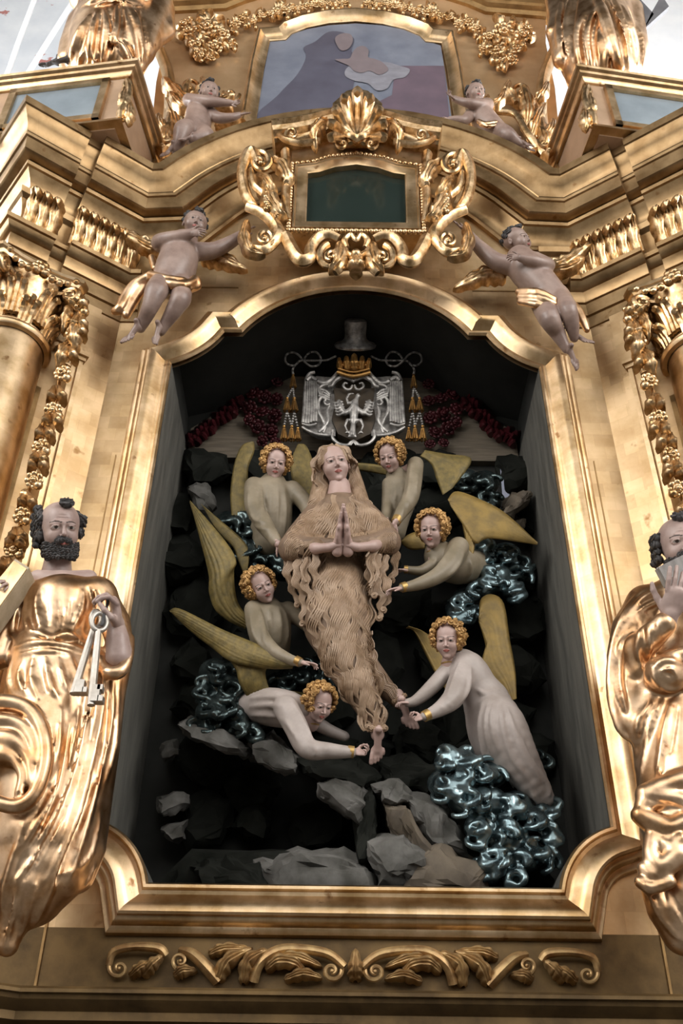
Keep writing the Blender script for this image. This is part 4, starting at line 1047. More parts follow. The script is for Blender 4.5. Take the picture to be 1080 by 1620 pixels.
RL=[([(283,1143),(300,1136),(345,1155),(402,1182),(392,1197),(330,1176),(290,1160)],.34,.10,M_rock),
 ([(395,1172),(430,1160),(482,1200),(472,1222),(430,1216),(402,1197)],.32,.12,M_rock),
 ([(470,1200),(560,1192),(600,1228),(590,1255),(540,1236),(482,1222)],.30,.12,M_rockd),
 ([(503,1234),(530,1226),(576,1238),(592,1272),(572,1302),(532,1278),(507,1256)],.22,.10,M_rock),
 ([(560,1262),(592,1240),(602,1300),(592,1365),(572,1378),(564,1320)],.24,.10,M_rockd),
 ([(592,1240),(628,1236),(650,1262),(630,1275),(604,1268)],.18,.10,M_rock),
 ([(600,1262),(632,1262),(668,1320),(705,1378),(668,1386),(628,1330)],.20,.12,M_rockt),
 ([(634,1252),(700,1262),(722,1296),(742,1352),(702,1345),(655,1296)],.22,.12,M_rock),
 ([(582,1328),(640,1312),(688,1352),(662,1402),(600,1400)],.16,.12,M_rock),
 ([(640,1370),(700,1330),(775,1372),(760,1412),(630,1415)],.16,.10,M_rockt),
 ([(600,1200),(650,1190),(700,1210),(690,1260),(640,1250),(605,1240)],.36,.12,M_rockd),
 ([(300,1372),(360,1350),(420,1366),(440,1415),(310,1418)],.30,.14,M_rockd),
 ([(400,1362),(470,1338),(590,1350),(612,1415),(410,1420)],.26,.14,M_rock),
 ([(255,1262),(290,1255),(300,1272),(268,1290),(256,1282)],.5,.06,M_rock),
 ([(262,1310),(296,1298),(296,1325),(276,1332)],.5,.06,M_rock),
 ([(262,1180),(280,1172),(282,1196),(265,1200)],.5,.06,M_rock),
 ([(795,800),(812,782),(838,778),(836,792),(815,820),(800,815)],.45,.10,M_rockt),
 ([(805,820),(830,822),(828,838),(806,836)],.5,.06,M_rockt),
 ([(640,1140),(700,1150),(715,1185),(690,1215),(640,1200),(622,1170)],.48,.1,M_rockd),
 ([(300,770),(330,762),(338,800),(312,812)],.5,.08,M_rock)]
for o_,y,d,m in RL: obj('boulder',rock(o_,y,d,rnd),m,rk,smooth=24)
# rocks behind everything
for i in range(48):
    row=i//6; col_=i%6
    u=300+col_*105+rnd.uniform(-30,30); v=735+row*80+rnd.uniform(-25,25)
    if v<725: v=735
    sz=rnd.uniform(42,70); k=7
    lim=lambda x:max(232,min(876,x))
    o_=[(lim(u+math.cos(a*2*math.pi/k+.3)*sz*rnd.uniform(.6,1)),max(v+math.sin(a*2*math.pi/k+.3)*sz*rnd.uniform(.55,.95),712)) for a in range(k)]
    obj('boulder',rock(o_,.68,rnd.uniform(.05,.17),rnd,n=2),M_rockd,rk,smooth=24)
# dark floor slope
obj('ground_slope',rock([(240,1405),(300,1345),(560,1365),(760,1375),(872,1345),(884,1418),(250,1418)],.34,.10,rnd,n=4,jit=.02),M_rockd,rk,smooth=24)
tag(obj('window_slit',([P(790,733,.66),P(803,735,.66),P(806,790,.66),P(795,790,.66),P(790,733,.68),P(803,735,.68),P(806,790,.68),P(795,790,.68)],[(0,1,2,3),(7,6,5,4),(0,4,5,1),(1,5,6,2),(2,6,7,3),(3,7,4,0)]),mat('painted_slit_light',(.45,.48,.60),(.40,.43,.55),0,.5,0,3),smooth=0),'narrow pale blue strip painted as light through a gap, right of the niche back','slit')  # solid strip; its pale colour stands in for light showing through a gap
# ---- clouds
M_cloud=mat('silvered_blue_green_cloud',(.26,.35,.37),(.06,.09,.10),.9,.20,.15,9,.36)
M_cloudd=mat('blackened_silver_cloud',(.09,.12,.12),(.02,.03,.03),.8,.18,.12,9,.32)
def cloud(label,pts,nw,seed,m,R=(8,15),r=(4.5,6.8),flatn=.35):
    rnd=random.Random(seed); c=Clay(h=.0085,k=.010,sm=1)
    for u,v,y,q in pts: c.e(u,v,y+.05,q*.95,q*.85,q*.8,k=.03)
    for i in range(nw):
        u,v,y,q=pts[i%len(pts)]; a=rnd.uniform(0,6.28); d=rnd.uniform(0,.9)*q; cu=u+math.cos(a)*d; cv=v+math.sin(a)*d*.9
        Rr=rnd.uniform(*R); a0=rnd.uniform(0,6.28); sw=rnd.choice((-1,1))*rnd.uniform(2.6,4.6); rr=rnd.uniform(*r); L=[]
        n=9; dep=q*mpp(u,v,y)*(1-.55*(d/q)**2)
        for k in range(n):
            t=k/(n-1); an=a0+sw*t; L.append((cu+math.cos(an)*Rr*(1+.25*math.sin(t*6)),cv+math.sin(an)*Rr*.75,y-dep*.75+.02-.02*math.sin(an*1.0+1)-.012*math.sin(t*5),rr*(1 - .25*abs(t-.5)*2)))
        c.t(L)
    return tag(obj('carved_cloud',c.build(),m,smooth=180),label,'cloud','curling carved clouds in the niche')
cloud('glossy dark carved cloud behind the upper left winged figure',[(362,830,.42,26),(400,815,.40,30),(385,865,.42,28),(430,850,.40,30),(450,895,.40,30),(415,890,.42,26),(480,900,.42,22)],40,1,M_cloudd)
cloud('glossy black carved cloud resting on the left rock ledge under the long wing',[(340,1065,.34,28),(365,1090,.32,26),(330,1100,.34,24),(350,1125,.30,30),(378,1125,.32,24),(325,1150,.32,20),(372,1155,.28,22),(402,1162,.28,14)],34,2,M_cloudd)
cloud('small black carved cloud behind the head of the bottom left winged figure',[(455,1075,.46,22),(490,1070,.44,24),(515,1080,.46,20)],12,3,M_cloudd)
cloud('small glossy carved cloud near the top right corner of the niche',[(765,765,.42,26),(770,795,.42,24),(740,760,.46,22),(735,800,.48,24)],14,4,M_cloudd)
cloud('silvery blue carved cloud behind the middle right winged figure',[(770,880,.40,24),(800,880,.40,26),(820,905,.42,20),(785,915,.36,28),(760,930,.36,24),(735,945,.38,20),(720,965,.40,14),(745,970,.38,14),(805,935,.42,18)],48,5,M_cloud)
cloud('large silvery carved cloud under the lower right winged figure',[(705,1205,.12,20),(735,1200,.12,20),(745,1225,.12,28),(780,1225,.14,24),(700,1240,.14,26),(735,1265,.12,30),(775,1270,.12,30),(815,1275,.16,28),(760,1310,.12,28),(800,1320,.12,30),(845,1300,.18,26),(870,1280,.22,18),(868,1320,.2,22),(790,1360,.12,28),(835,1355,.14,28),(865,1360,.18,20),(770,1385,.14,22),(815,1390,.14,18)],100,6,M_cloud,(9,17),(5,8))
cloud('tiny dark carved cloud tuft behind the skirt of the lower right winged figure',[(845,1195,.36,10),(858,1205,.36,8)],5,7,M_cloudd)
# ---- red roses and leaf swags
M_red=mat('dark_red_glazed_leaf',(.105,.014,.020),(.045,.008,.010),.35,.28,.15,16)
yr=YB-.10; rnd=random.Random(4)
for s in (-1,1):
    nm='left' if s<0 else 'right'; L=[]
    ul=(lambda u:u) if s<0 else (lambda u:1116-u)
    for u,v,r in [(408,600,11),(425,588,10),(438,605,10),(400,622,12),(418,628,12),(438,632,11),(395,645,12),(415,652,12),(435,658,12),(408,675,12),(428,682,12),(415,698,9),(436,700,9),(395,665,10),(380,640,9)]:
        L.append((rose(P(ul(u),v+(3 if s>0 else 0),yr),r*.0042,rnd),'rose'))
    for i in range(13):
        t=i/12; u=385-75*t; v=628+62*t+8*math.sin(t*3.1)
        for k in range(2):
            a=rnd.uniform(-.9,.9)+(2.55); L.append((leaf([(ul(u),v,yr+.03),(ul(u+math.cos(a)*12),v+math.sin(a)*12,yr-.03),(ul(u+math.cos(a)*22),v+math.sin(a)*20,yr+.02)],6,.025,3,2,nx=6,ny=8,thick=.01),'leaf'))
    rg=thing('red_garland','dark red carved roses and leaves on the board %s of the coat of arms'%nm,'garland',(s*.6,yr,5.2),'red garlands beside the coat of arms')
    for q,n_ in L: obj(n_,q,M_red,rg)
# ---- coat of arms
M_silv=mat('tarnished_silver',(.55,.53,.50),(.20,.19,.18),.5,.30,.3,22,.5)
M_cgold=mat('orange_gold',(.62,.36,.12),(.36,.19,.06),.9,.30,.2,22,.5)
M_shield=mat('dark_brown_shield',(.07,.05,.03),(.04,.03,.02),0,.35,.1,8)
ya=YB-.26
ct=thing('coat_of_arms','silver coat of arms with hat, crown and eagle shield at the niche top','coat of arms',tuple(P(560,705,ya)))
zz=lambda x,y_:(400+x/3.375,500+y_/3.375)
def ZP(L,y): return [P(*zz(a,b),y) for a,b in L]
def zt(L,y,n=6,seg=8): return ptube([(*zz(a,b),y,r/3.375) for a,b,r in L],n,seg)
h0=P(*zz(545,205),ya-.06); m=mpp(560,560,ya)
hatp=[(.0,.20),(.062,.20),(.080,.19),(.082,.17),(.078,.10),(.084,.075),(.10,.06),(.145,.045),(.155,.035),(.15,.022),(.10,.02),(0,.0)]
hc=P(*zz(545,195),ya-.02)
hv_,hf_=lathe([(a*.92,b*1.05) for a,b in hatp],(0,0,0),40); RX=Matrix.Rotation(rad(58),3,'X'); obj('hat',([hc+Vector((0,-.02,.0))+RX@Vector(q) for q in hv_],hf_),M_silv,ct)
cr_=[zt([(450,300,10),(535,322,11),(625,302,10)],ya-.08),zt([(455,280,5),(535,300,5),(622,282,5)],ya-.1)]
for x,t,w_ in ((462,225,12),(500,215,16),(540,200,20),(582,215,16),(618,228,12)):
    cr_.append(leaf([(*zz(x+(540-x)*.1,300),ya-.07),(*zz(x,250),ya-.11),(*zz(x-(540-x)*.06,t),ya-.10)],w_/3.375*1.3,.025,3))
for x in (478,520,562,604): cr_.append(ball(P(*zz(x,262),ya-.10),.014,8,6))
obj('crown',cat_vf(*cr_),M_cgold,ct)
sh=prism([(p.x,p.z) for p in ZP([(430,395),(480,400),(540,385),(600,400),(650,395),(640,470),(655,560),(625,640),(540,680),(455,640),(420,560),(440,470)],ya)],ya+.06,ya-.02)
obj('shield',sh,M_shield,ct)
fr=[]
for s in (-1,1):
    X=(lambda x:x) if s<0 else (lambda x:1072-x)
    f=lambda L: zt([(X(a),b,r) for a,b,r in L],ya-.05)
    fr+=[f([(540,350,9),(515,335,12),(480,325,12),(440,345,12),(420,372,10),(400,378,8)]),f([(530,370,6),(520,390,7),(500,392,7),(482,375,7),(490,358,6),(505,362,5)]),
         f([(410,470,6),(395,475,7),(382,460,7),(390,440,8),(370,432,9),(350,460,9),(352,510,9),(372,550,9),(385,590,9),(375,625,7)]),
         f([(372,440,6),(350,400,8),(365,375,8),(400,365,7)]),
         f([(425,610,8),(425,650,9),(455,680,9),(500,690,9),(520,675,7),(540,665,7)]),f([(520,690,5),(540,672,6),(560,690,5)]),
         f([(262,592,6),(300,615,9),(350,632,10),(410,638,8)])]
    # cloth drape
    for k in range(6): fr.append(f([(280+k*11,350,6),(276+k*12,420,8),(272+k*13,500,9),(266+k*14,570+6*math.sin(k),8)]))
    fr+=[f([(262,575,6),(300,585,8),(340,575,7)]),f([(340,345,12),(310,330,14),(285,345,12),(300,310,10),(330,300,8)]),f([(345,350,12),(390,360,14),(430,330,12),(450,300,8)]),
         f([(345,372,10),(360,420,10),(375,400,8)])]
    for k in range(4): fr.append(f([(352,390+k*12,7),(388,400+k*14,9),(412,420+k*10,6)]))
    fr.append(f([(350,620,8),(375,600,10),(400,560,10),(398,510,8),(408,480,6)]))
    pl=prism([(p.x,p.z) for p in ZP([(X(265),590),(X(280),360),(X(340),320),(X(440),330),(X(440),640),(X(350),630)],ya)],ya+.05,ya+.0)
    fr.append(pl)
    # knotted cord loops
    cd_=[]
    def rope(L,r=5):
        q=cr([(X(a),b) for a,b in L],9); ln=0
        for i in range(len(q)-1):
            t=i; c_=P(*zz(*q[i]),ya-.05-.01*math.sin(i*.9)); d_=(P(*zz(*q[i+1]),ya-.05)-c_); 
            cd_.append(ball(c_,r/3.375*m*1.25,6,5,(1,1,1.0)))
    rope([(440,215),(395,235),(340,238),(290,238),(250,240),(225,262),(195,262),(172,240),(180,205),(215,195),(245,210),(270,240),(310,268),(350,260),(362,228),(340,195),(305,195),(282,215),(270,240)])
    rope([(225,262),(212,285),(214,310)]); 
    obj('cord',cat_vf(*cd_),M_silv,ct)
    ts=[];ln=[]
    T=[(214,310,380,15),(182,440,508,17),(220,440,508,17),(166,590,662,16),(207,590,662,16),(240,600,662,14)]
    for (x,a,b,w_) in T:
        ts=[]
        x_=X(x); top=P(*zz(x_,a),ya-.05); bot=P(*zz(x_,b),ya-.05); wd=w_/3.375*m
        ax=(top-bot); 
        for k in range(7):
            an=2*math.pi*k/7; o_=Vector((math.cos(an),math.sin(an)*.8,0)); ts.append(tube([top+o_*wd*.35-ax*.18,top+o_*wd*.6-ax*.5,bot+o_*wd],[wd*.25,wd*.28,wd*.34],5))
        ts.append(ball(top,wd*.55,8,6)); ts.append(ball(top-ax*.2,wd*.62,8,6,(1,1,.6)))
        obj('tassel',cat_vf(*ts),M_cgold,ct)
    for L in ([(214,380),(182,440)],[(214,380),(220,440)],[(182,508),(166,590)],[(182,508),(207,590)],[(220,508),(207,590)],[(220,508),(240,600)]):
        ln=[]
        for k in range(7): t=k/6; ln.append(ball(P(*zz(X(L[0][0]+(L[1][0]-L[0][0])*t),L[0][1]+(L[1][1]-L[0][1])*t),ya-.04),.0085,6,5))
        obj('tassel_cord',cat_vf(*ln),M_silv,ct)

obj('scroll_frame',cat_vf(*fr),M_silv,ct)
eg=Clay(h=.005,k=.012,sm=1); Z=lambda a,b,r,y=ya-.06:(*zz(a,b),y,r/3.375)
eg.t([Z(560,425,8),Z(550,450,13),Z(540,490,24),Z(538,540,22),Z(535,580,13),Z(530,635,17)]); eg.t([Z(560,425,11),Z(572,430,4)]); eg.t([Z(540,455,9),Z(508,468,7),Z(500,440,7),Z(512,418,7),Z(535,415,5)])
for sx in (-1,1):
    X=lambda x:540+sx*(x-540)
    eg.t([Z(X(560),500,14),Z(X(590),520,14),Z(X(612),490,13),Z(X(622),455,11)])
    for k in range(5): eg.t([Z(X(590+k*4),515-k*14,8),Z(X(622+k*5),530-k*16,8),Z(X(636+k*3),524-k*16,5)],k=.004)
    eg.t([Z(X(550),560,10),Z(X(575),555,9),Z(X(588),585,6),Z(X(575),620,5),Z(X(590),625,3)]); eg.t([Z(X(575),620,5),Z(X(562),627,3)])
for k in range(-2,3): eg.t([Z(533,590,5),Z(530+k*9,645,6)],k=.004)
obj('eagle',eg.build(),M_silv,ct,smooth=180)
# ================================================================ the saint in the middle of the niche
def niche_saint():
    rnd=random.Random(11)
    st=thing('woman_saint_statue','carved praying woman covered in long brown wavy hair in the middle of the niche','statue',tuple(P(560,1180,.3)))
    H=Head(529,736,.12,66,yaw=10,pitch=14,roll=-8)
    c=Clay(h=.0085,k=.035)
    c.t([(537,790,.22,24),(537,815,.18,36),(535,850,.17,46),(533,895,.19,44),(533,940,.16,50),(533,985,.15,50)],k=.06)
    c.t([(532,990,.13,46),(545,1040,.12,38),(563,1080,.12,29),(582,1120,.15,20),(596,1150,.18,14)],k=.06)
    c.t([(548,1000,.24,34),(578,1055,.25,22),(608,1088,.26,16),(632,1112,.27,11)],k=.05)
    for L in ([(502,815,.18,22),(476,850,.10,24),(464,868,.06,24)],[(576,812,.18,20),(600,838,.12,22),(611,858,.07,23)],[(466,868,.05,20),(500,862,-.01,13),(533,860,-.08,8)],[(611,856,.06,18),(580,858,-.01,12),(553,858,-.08,8)]): c.t(L,k=.03)
    body=c.build(); B=bvh(body)
    hands=[hand(535,862,-.09,70,(.10,1,.12),(1,0,.25),'flat',left=False),hand(549,862,-.09,70,(-.06,1,.12),(-1,0,.25),'flat',left=True)]
    ft=[foot(598,1154,.13,58,(-.05,-1,.30),(0,-.2,-1)),foot(634,1106,.20,56,(.38,-1,.3),(0,-.2,-1),left=True)]
    skin=Clay(h=.008,k=.02); skin.t([(500,868,-.04,8),(480,862,.04,10)]); skin.t([(590,864,-.03,8),(608,856,.05,10)]); skin.t([(500,868,-.04,8),(520,866,-.08,7.5),(535,862,-.10,6.5)]); skin.t([(590,864,-.03,8),(565,866,-.08,7.5),(550,862,-.10,6.5)])
    skin.t([(594,1140,.17,13),(597,1162,.16,11)]); skin.t([(628,1100,.26,11),(637,1115,.24,9)])
    skin.t([(537,770,.16,17),(536,800,.17,22)],k=.04)
    hv=H.vf(); 
    obj('body',cat_vf(hv,*hands,*ft,skin.build(),(body[0],body[1],[5]*len(body[1]))),HM(M_skinp)+[M_mbody],st,smooth=180)
    # scalp hair falling beside the face
    cap=Clay(h=.009,k=.03)
    for a in (0,): 
        cap.ew(H.w(0,.14,.16),[H.R@Vector(x) for x in AX],(H.m*.40,H.m*.40,H.m*.38))
        cap.ew(H.w(0,-.33,-.02),[H.R@Vector(x) for x in AX],(H.m*.27,H.m*.22,H.m*.40),op=-1,k=.01)
    cap.t([(508,735,.20,9),(507,770,.20,14),(500,805,.16,15)],k=.04); cap.t([(557,735,.22,8),(563,765,.22,12),(572,800,.17,14)],k=.04)
    capm=cap.build(); CB=bvh(capm)
    G=[]
    hd=strands(CB,[[(527,704,3),(508,718,7),(500,745,9),(510,775,9),(500,800,12),(482,830,14)],[(530,704,3),(548,716,6),(558,740,7),(560,768,9),(574,798,12),(590,822,12)]],9,rnd,1.7,2.6,24,.6,.12)
    # long locks over chest, arms and body
    rows=[(790,508,570),(805,498,584),(830,490,597),(870,484,604),(905,484,600),(940,483,592),(980,486,590),(1020,498,590),(1055,515,594),(1090,538,602),(1125,562,606),(1158,580,612)]
    gd=[]
    def at(v,f):
        for (v0,L0,R0),(v1,L1,R1) in zip(rows[:-1],rows[1:]):
            if v<=v1 or v1==rows[-1][0]: t=(v-v0)/(v1-v0); L=L0+(L1-L0)*t; R=R0+(R1-R0)*t; return L+(R-L)*f,(R-L)
    for layer,vs in enumerate((1060,1000,935,870,815,795)):
        nn=8
        for i in range(nn):
            f=(i+.5)/nn+rnd.uniform(-.02,.02); v0=vs+rnd.uniform(-12,12); L_=rnd.uniform(95,125); g=[]
            for k in range(6):
                vv=min(v0+L_*k/5,1156); u,w_=at(vv,min(.98,max(.02,f))); g.append((u+(rnd.choice((-1,1))*3 if k==5 else 0),vv,w_/nn*.62*(1,1,.95,.8,.5,.12)[k]))
            gd.append(g)
    bd=strands(B,gd,5,rnd,1.9,5.5,48,.75,.1,jit=.35)
    arm=strands(B,[[(512,800,10),(485,835,16),(462,862,14),(466,885,8)],[(505,830,8),(480,852,12),(470,875,10)],[(565,800,10),(592,825,14),(612,850,12),(615,875,8)],[(575,835,8),(598,850,10),(612,868,8)],[(495,815,10),(468,850,12),(456,878,8)],[(580,808,9),(606,835,12),(622,868,8)],[(482,862,6),(505,860,6),(522,862,4)],[(600,858,6),(580,858,5),(562,860,4)]],9,rnd,1.6,2.6,24,.5,.05)
    leg=strands(B,[[(560,1010,10),(585,1055,11),(610,1085,10),(636,1105,8)]],9,rnd,1.5,2.4,26,.5,.22)
    hang=[]
    for pts in ([(462,878,5,.06),(455,905,6,.07),(463,930,5,.1),(470,955,3,.12)],[(474,882,5,.03),(468,915,6,.05),(480,945,5,.07),(478,985,3,.1)],[(486,880,5,.01),(482,920,6,.03),(492,950,5,.06),(489,985,2,.1)],[(500,874,5,-.02),(497,905,6,.01),(505,935,4,.05)],
                [(612,880,5,.05),(604,905,6,.05),(614,935,6,.07),(606,962,3,.1)],[(600,878,5,.02),(592,910,6,.03),(603,945,5,.07),(600,975,3,.1)],[(588,872,5,-.01),(584,905,6,.02),(592,940,5,.06)],[(620,860,5,.08),(626,890,5,.1),(619,915,3,.12)],[(456,860,5,.1),(452,890,4,.1),(458,910,3,.12)]):
        hang.append(strands(None,[pts],6,rnd,1.8,3.4,28,.3,.05))
        e=pts[-1]; q=cr([tuple(x) for x in pts],5); hang.append(tube([P(a[0],a[1],a[3]+.012) for a in q],[a[2]*.95*mpp(a[0],a[1],.1) for a in q],8)); hang.append(curl_ball(P(e[0],e[1]+3,e[3]-.01),.018,(0,-1,-.3),rnd))
    frill=[curl_ball(P(582+i*5.5,1152+abs(i-3)*-1.5+3,.13),.017,(0,-1,-.5),rnd) for i in range(6)]+[curl_ball(P(624+i*5,1110-i*3,.22),.014,(0,-1,-.5),rnd) for i in range(4)]
    obj('hair',cat_vf(capm,hd,bd,arm,leg,*hang,*frill),M_mhair,st,smooth=60)
niche_saint()
# ================================================================ winged figures
def angel(spec):
    st=thing('winged_figure_statue',spec['label'],'statue',tuple(P(*spec['base'])),'six winged figures around the woman in the niche')
    rnd=random.Random(spec.get('seed',1)); h=spec['head']; H=Head(h[0],h[1],h[2],h[3]+2,yaw=h[4],pitch=h[5],roll=h[6])
    c=Clay(h=spec.get('h',.0085),k=.03)
    for t in spec['body']: c.t(t,k=spec.get('bk',.05),n=3)
    for t in spec['arms']: c.t(t,k=.018,n=6)
    b0=bvh(c.build()); fl=[[(x[0],x[1],x[2]*1.5) for x in L] for L in spec.get('folds',[])]
    folds(c,b0,fl,k=.008,sink=-.05)
    robe=c.build()
    sk=Clay(h=.008,k=.03); nk=H.neck(); sk.seg(H.w(0,.08,-.35),nk,H.m*.17,H.m*.20)
    for w_ in spec.get('wrists',[]): sk.t(w_,k=.01)
    for a_ in spec['arms']:
        sk.t([(q[0],q[1],q[2],q[3]*.6) for q in a_],k=.02,n=3); sk.seg(nk,P(*a_[0][:3]),H.m*.16,a_[0][3]*.6*mpp(*a_[0][:3]))
    obj('body',cat_vf(H.vf(),sk.build(),*[hand(*a) for a in spec['hands']]),HM(M_skinp),st,smooth=180)
    obj('robe',robe,spec.get('mat',M_cloth),st,smooth=180)
    obj('curly_hair',curly_hair(H,rnd),M_curl,st,smooth=60)
    # collar
    col=[]
    nb=H.w(0,.12,-.62)
    for i in range(17):
        a=2*math.pi*i/16; col.append(nb+H.R@Vector((math.cos(a)*.215,math.sin(a)*.20-.02,-.03*math.cos(a*2)))*H.m)
    obj('collar',tube(col,H.m*.03,6),M_cuff,st)
    for w_ in spec.get('cuffs',[]): obj('cuff',ptube(w_,3,10),M_cuff,st)
    for w_ in spec['wings']: obj('wing',wing(*w_[:2],w_[2],**(w_[3] if len(w_)>3 else {})),spec.get('wmat',M_wing),st,smooth=180)
A=[]
# upper left
angel(dict(label='winged figure in a tan robe, its head directly left of the central praying woman',base=(430,860,.4),seed=1,
 head=(436,733,.22,50,8,0,8), mat=M_clotht, body=[[(432,765,.32,20),(428,790,.32,34),(428,820,.34,34),(430,855,.38,30)]],
 arms=[[(402,770,.26,16),(402,800,.22,15),(418,830,.16,14),(438,858,.10,9)],[(462,775,.3,15),(485,800,.28,13),(492,830,.24,10)]],
 folds=[[(412,765,2.5),(414,800,3),(416,850,3)],[(424,765,2),(425,810,3),(428,860,3)],[(438,765,2),(438,810,3),(438,860,3)],[(450,772,2),(450,810,3),(448,855,2)],[(392,800,2),(402,822,2),(420,826,2)],[(400,830,2),(412,836,2),(428,838,2)],[(394,775,2),(392,800,2)]],
 hands=[(440,860,.09,32,(.8,-1,.2),(-.5,-.3,-1),'reach',True)],wrists=[[(436,856,.10,6.5),(441,862,.09,6)]],cuffs=[[(434,850,.11,9),(438,857,.10,8.5)]],
 wings=[([(400,698),(382,705),(370,735),(364,780),(366,815)],[(402,700),(402,715),(392,745),(396,790),(398,815)],.36,dict(bulge=18)),([(472,702),(485,706),(498,740),(504,780)],[(470,704),(460,730),(462,760),(476,790)],.38,dict(bulge=14))]))
# upper right
angel(dict(label='winged figure in tan looking down, its head just right of the praying woman',base=(630,830,.4),seed=2,
 head=(617,722,.24,48,-22,-8,-10), mat=M_clotht, body=[[(628,755,.34,18),(632,785,.36,26),(625,815,.38,24),(622,840,.40,20)]],
 arms=[[(657,735,.28,13),(654,765,.22,13),(648,790,.18,13),(634,812,.14,10),(626,826,.11,7)],[(614,765,.32,10),(612,800,.3,9),(610,822,.22,8)]],
 folds=[[(650,735,2),(648,765,2.5),(643,790,2)],[(660,745,2),(658,775,2)],[(640,795,2),(652,800,1.5)],[(625,770,2),(624,800,2.5),(620,835,2)],[(636,770,2),(637,800,2.5),(632,835,2)]],
 hands=[(624,828,.10,30,(-.6,-1,.2),(.3,-.3,-1),'reach',False),(611,824,.2,22,(-.5,-1,.2),(.3,-.3,-1),'relax',True)],cuffs=[[(629,820,.12,8.5),(625,827,.11,8)]],
 wings=[([(664,722),(682,735),(690,758),(700,783)],[(672,712),(705,718),(746,727),(716,772)],.30,dict(bulge=14,ribs=8)),([(612,738),(590,734),(560,732),(540,736)],[(612,752),(590,748),(562,744),(540,742)],.45)]))
# middle right
angel(dict(label='winged figure leaning out of silvery clouds on the right, long pointed wing above it',base=(720,910,.4),seed=3,
 head=(683,838,.14,54,-18,2,-4), mat=M_clotht, body=[[(692,872,.26,20),(700,885,.26,28),(725,895,.30,30),(752,895,.40,24)]],
 arms=[[(725,866,.18,17),(712,893,.12,16),(690,912,.08,13),(662,924,.05,10),(636,930,.03,7)],[(682,895,.22,10),(665,903,.2,8),(642,901,.18,6)]],
 folds=[[(716,862,2.5),(702,885,2.5),(684,905,2)],[(735,872,2.5),(722,898,2.5),(704,914,2)],[(740,880,2),(745,900,2.5),(738,918,2)],[(690,885,2),(684,900,2)]],
 hands=[(636,930,.03,33,(-1,-.12,.2),(.1,-.9,.2),'reach',False),(640,902,.17,22,(-1,.1,.1),(.1,-.9,.2),'relax',True)],cuffs=[[(642,928,.035,8.5),(635,930,.03,8)],[(645,901,.18,6.5),(639,901,.18,6.5)]],
 wings=[([(708,790),(722,777),(760,790),(800,812),(850,858)],[(712,800),(735,835),(752,860),(775,852),(849,862)],.22,dict(bulge=14)),([(728,815),(732,835),(735,850),(738,868)],[(740,825),(752,848),(752,858),(748,880)],.24),([(672,842),(655,842),(642,848),(634,856)],[(672,868),(655,870),(645,868),(635,860)],.34)],wmat=M_wingr))
# lower right
angel(dict(label='winged figure in a long white skirt kneeling on the large cloud at lower right',base=(800,1240,.35),seed=4,
 head=(708,1012,.06,56,-14,4,-4), mat=M_cloth, body=[[(722,1045,.18,20),(738,1062,.16,32),(755,1088,.18,32),(772,1105,.2,28)],[(775,1112,.2,30),(790,1150,.14,42),(812,1190,.14,36),(838,1232,.18,27),(862,1262,.22,15)],[(760,1125,.2,24),(768,1160,.2,28),(775,1195,.2,20)]],
 arms=[[(736,1056,.12,19),(724,1085,.06,18),(716,1105,.02,17),(695,1122,-.02,12),(672,1133,-.05,8)],[(706,1062,.16,13),(682,1088,.14,12),(658,1108,.14,9),(645,1112,.14,7)]],
 folds=[[(728,1045,2.5),(716,1080,2.5),(706,1105,2)],[(745,1055,2.5),(740,1090,3),(728,1112,2)],[(690,1115,2),(704,1122,2)],[(700,1108,1.8),(715,1118,2)],
   [(762,1112,2),(758,1150,3),(764,1190,3),(768,1200,2)],[(772,1112,2.5),(768,1150,3),(776,1195,2.5)],[(782,1110,2.5),(778,1145,3.5),(788,1190,3)],[(792,1112,2.5),(794,1145,3.5),(806,1190,3),(835,1235,3)],[(802,1120,2.5),(812,1155,3.5),(828,1195,3.5),(858,1240,3)],[(815,1150,2.5),(835,1195,3),(866,1240,3),(868,1262,3)],[(752,1090,2.5),(770,1098,3),(792,1090,2)],[(840,1250,3),(848,1265,3),(856,1275,3)]],
 hands=[(670,1134,-.05,34,(-1,-.25,.1),(.1,.9,.3),'hold',False),(646,1112,.13,26,(-1,.1,.1),(.1,-.9,.1),'relax',True)],cuffs=[[(678,1130,-.045,9.5),(670,1134,-.05,9)]],
 wings=[([(757,975),(760,948),(778,940),(797,955),(806,1010),(815,1060),(817,1105)],[(757,985),(765,1010),(768,1030),(760,1050),(765,1070),(790,1090),(805,1108)],.30,dict(bulge=16,nx=18)),([(642,994),(655,1000),(675,1040),(698,1082),(725,1115)],[(646,990),(672,1000),(700,1025),(715,1050),(735,1080)],.36,dict(bulge=14))],wmat=M_wingr))
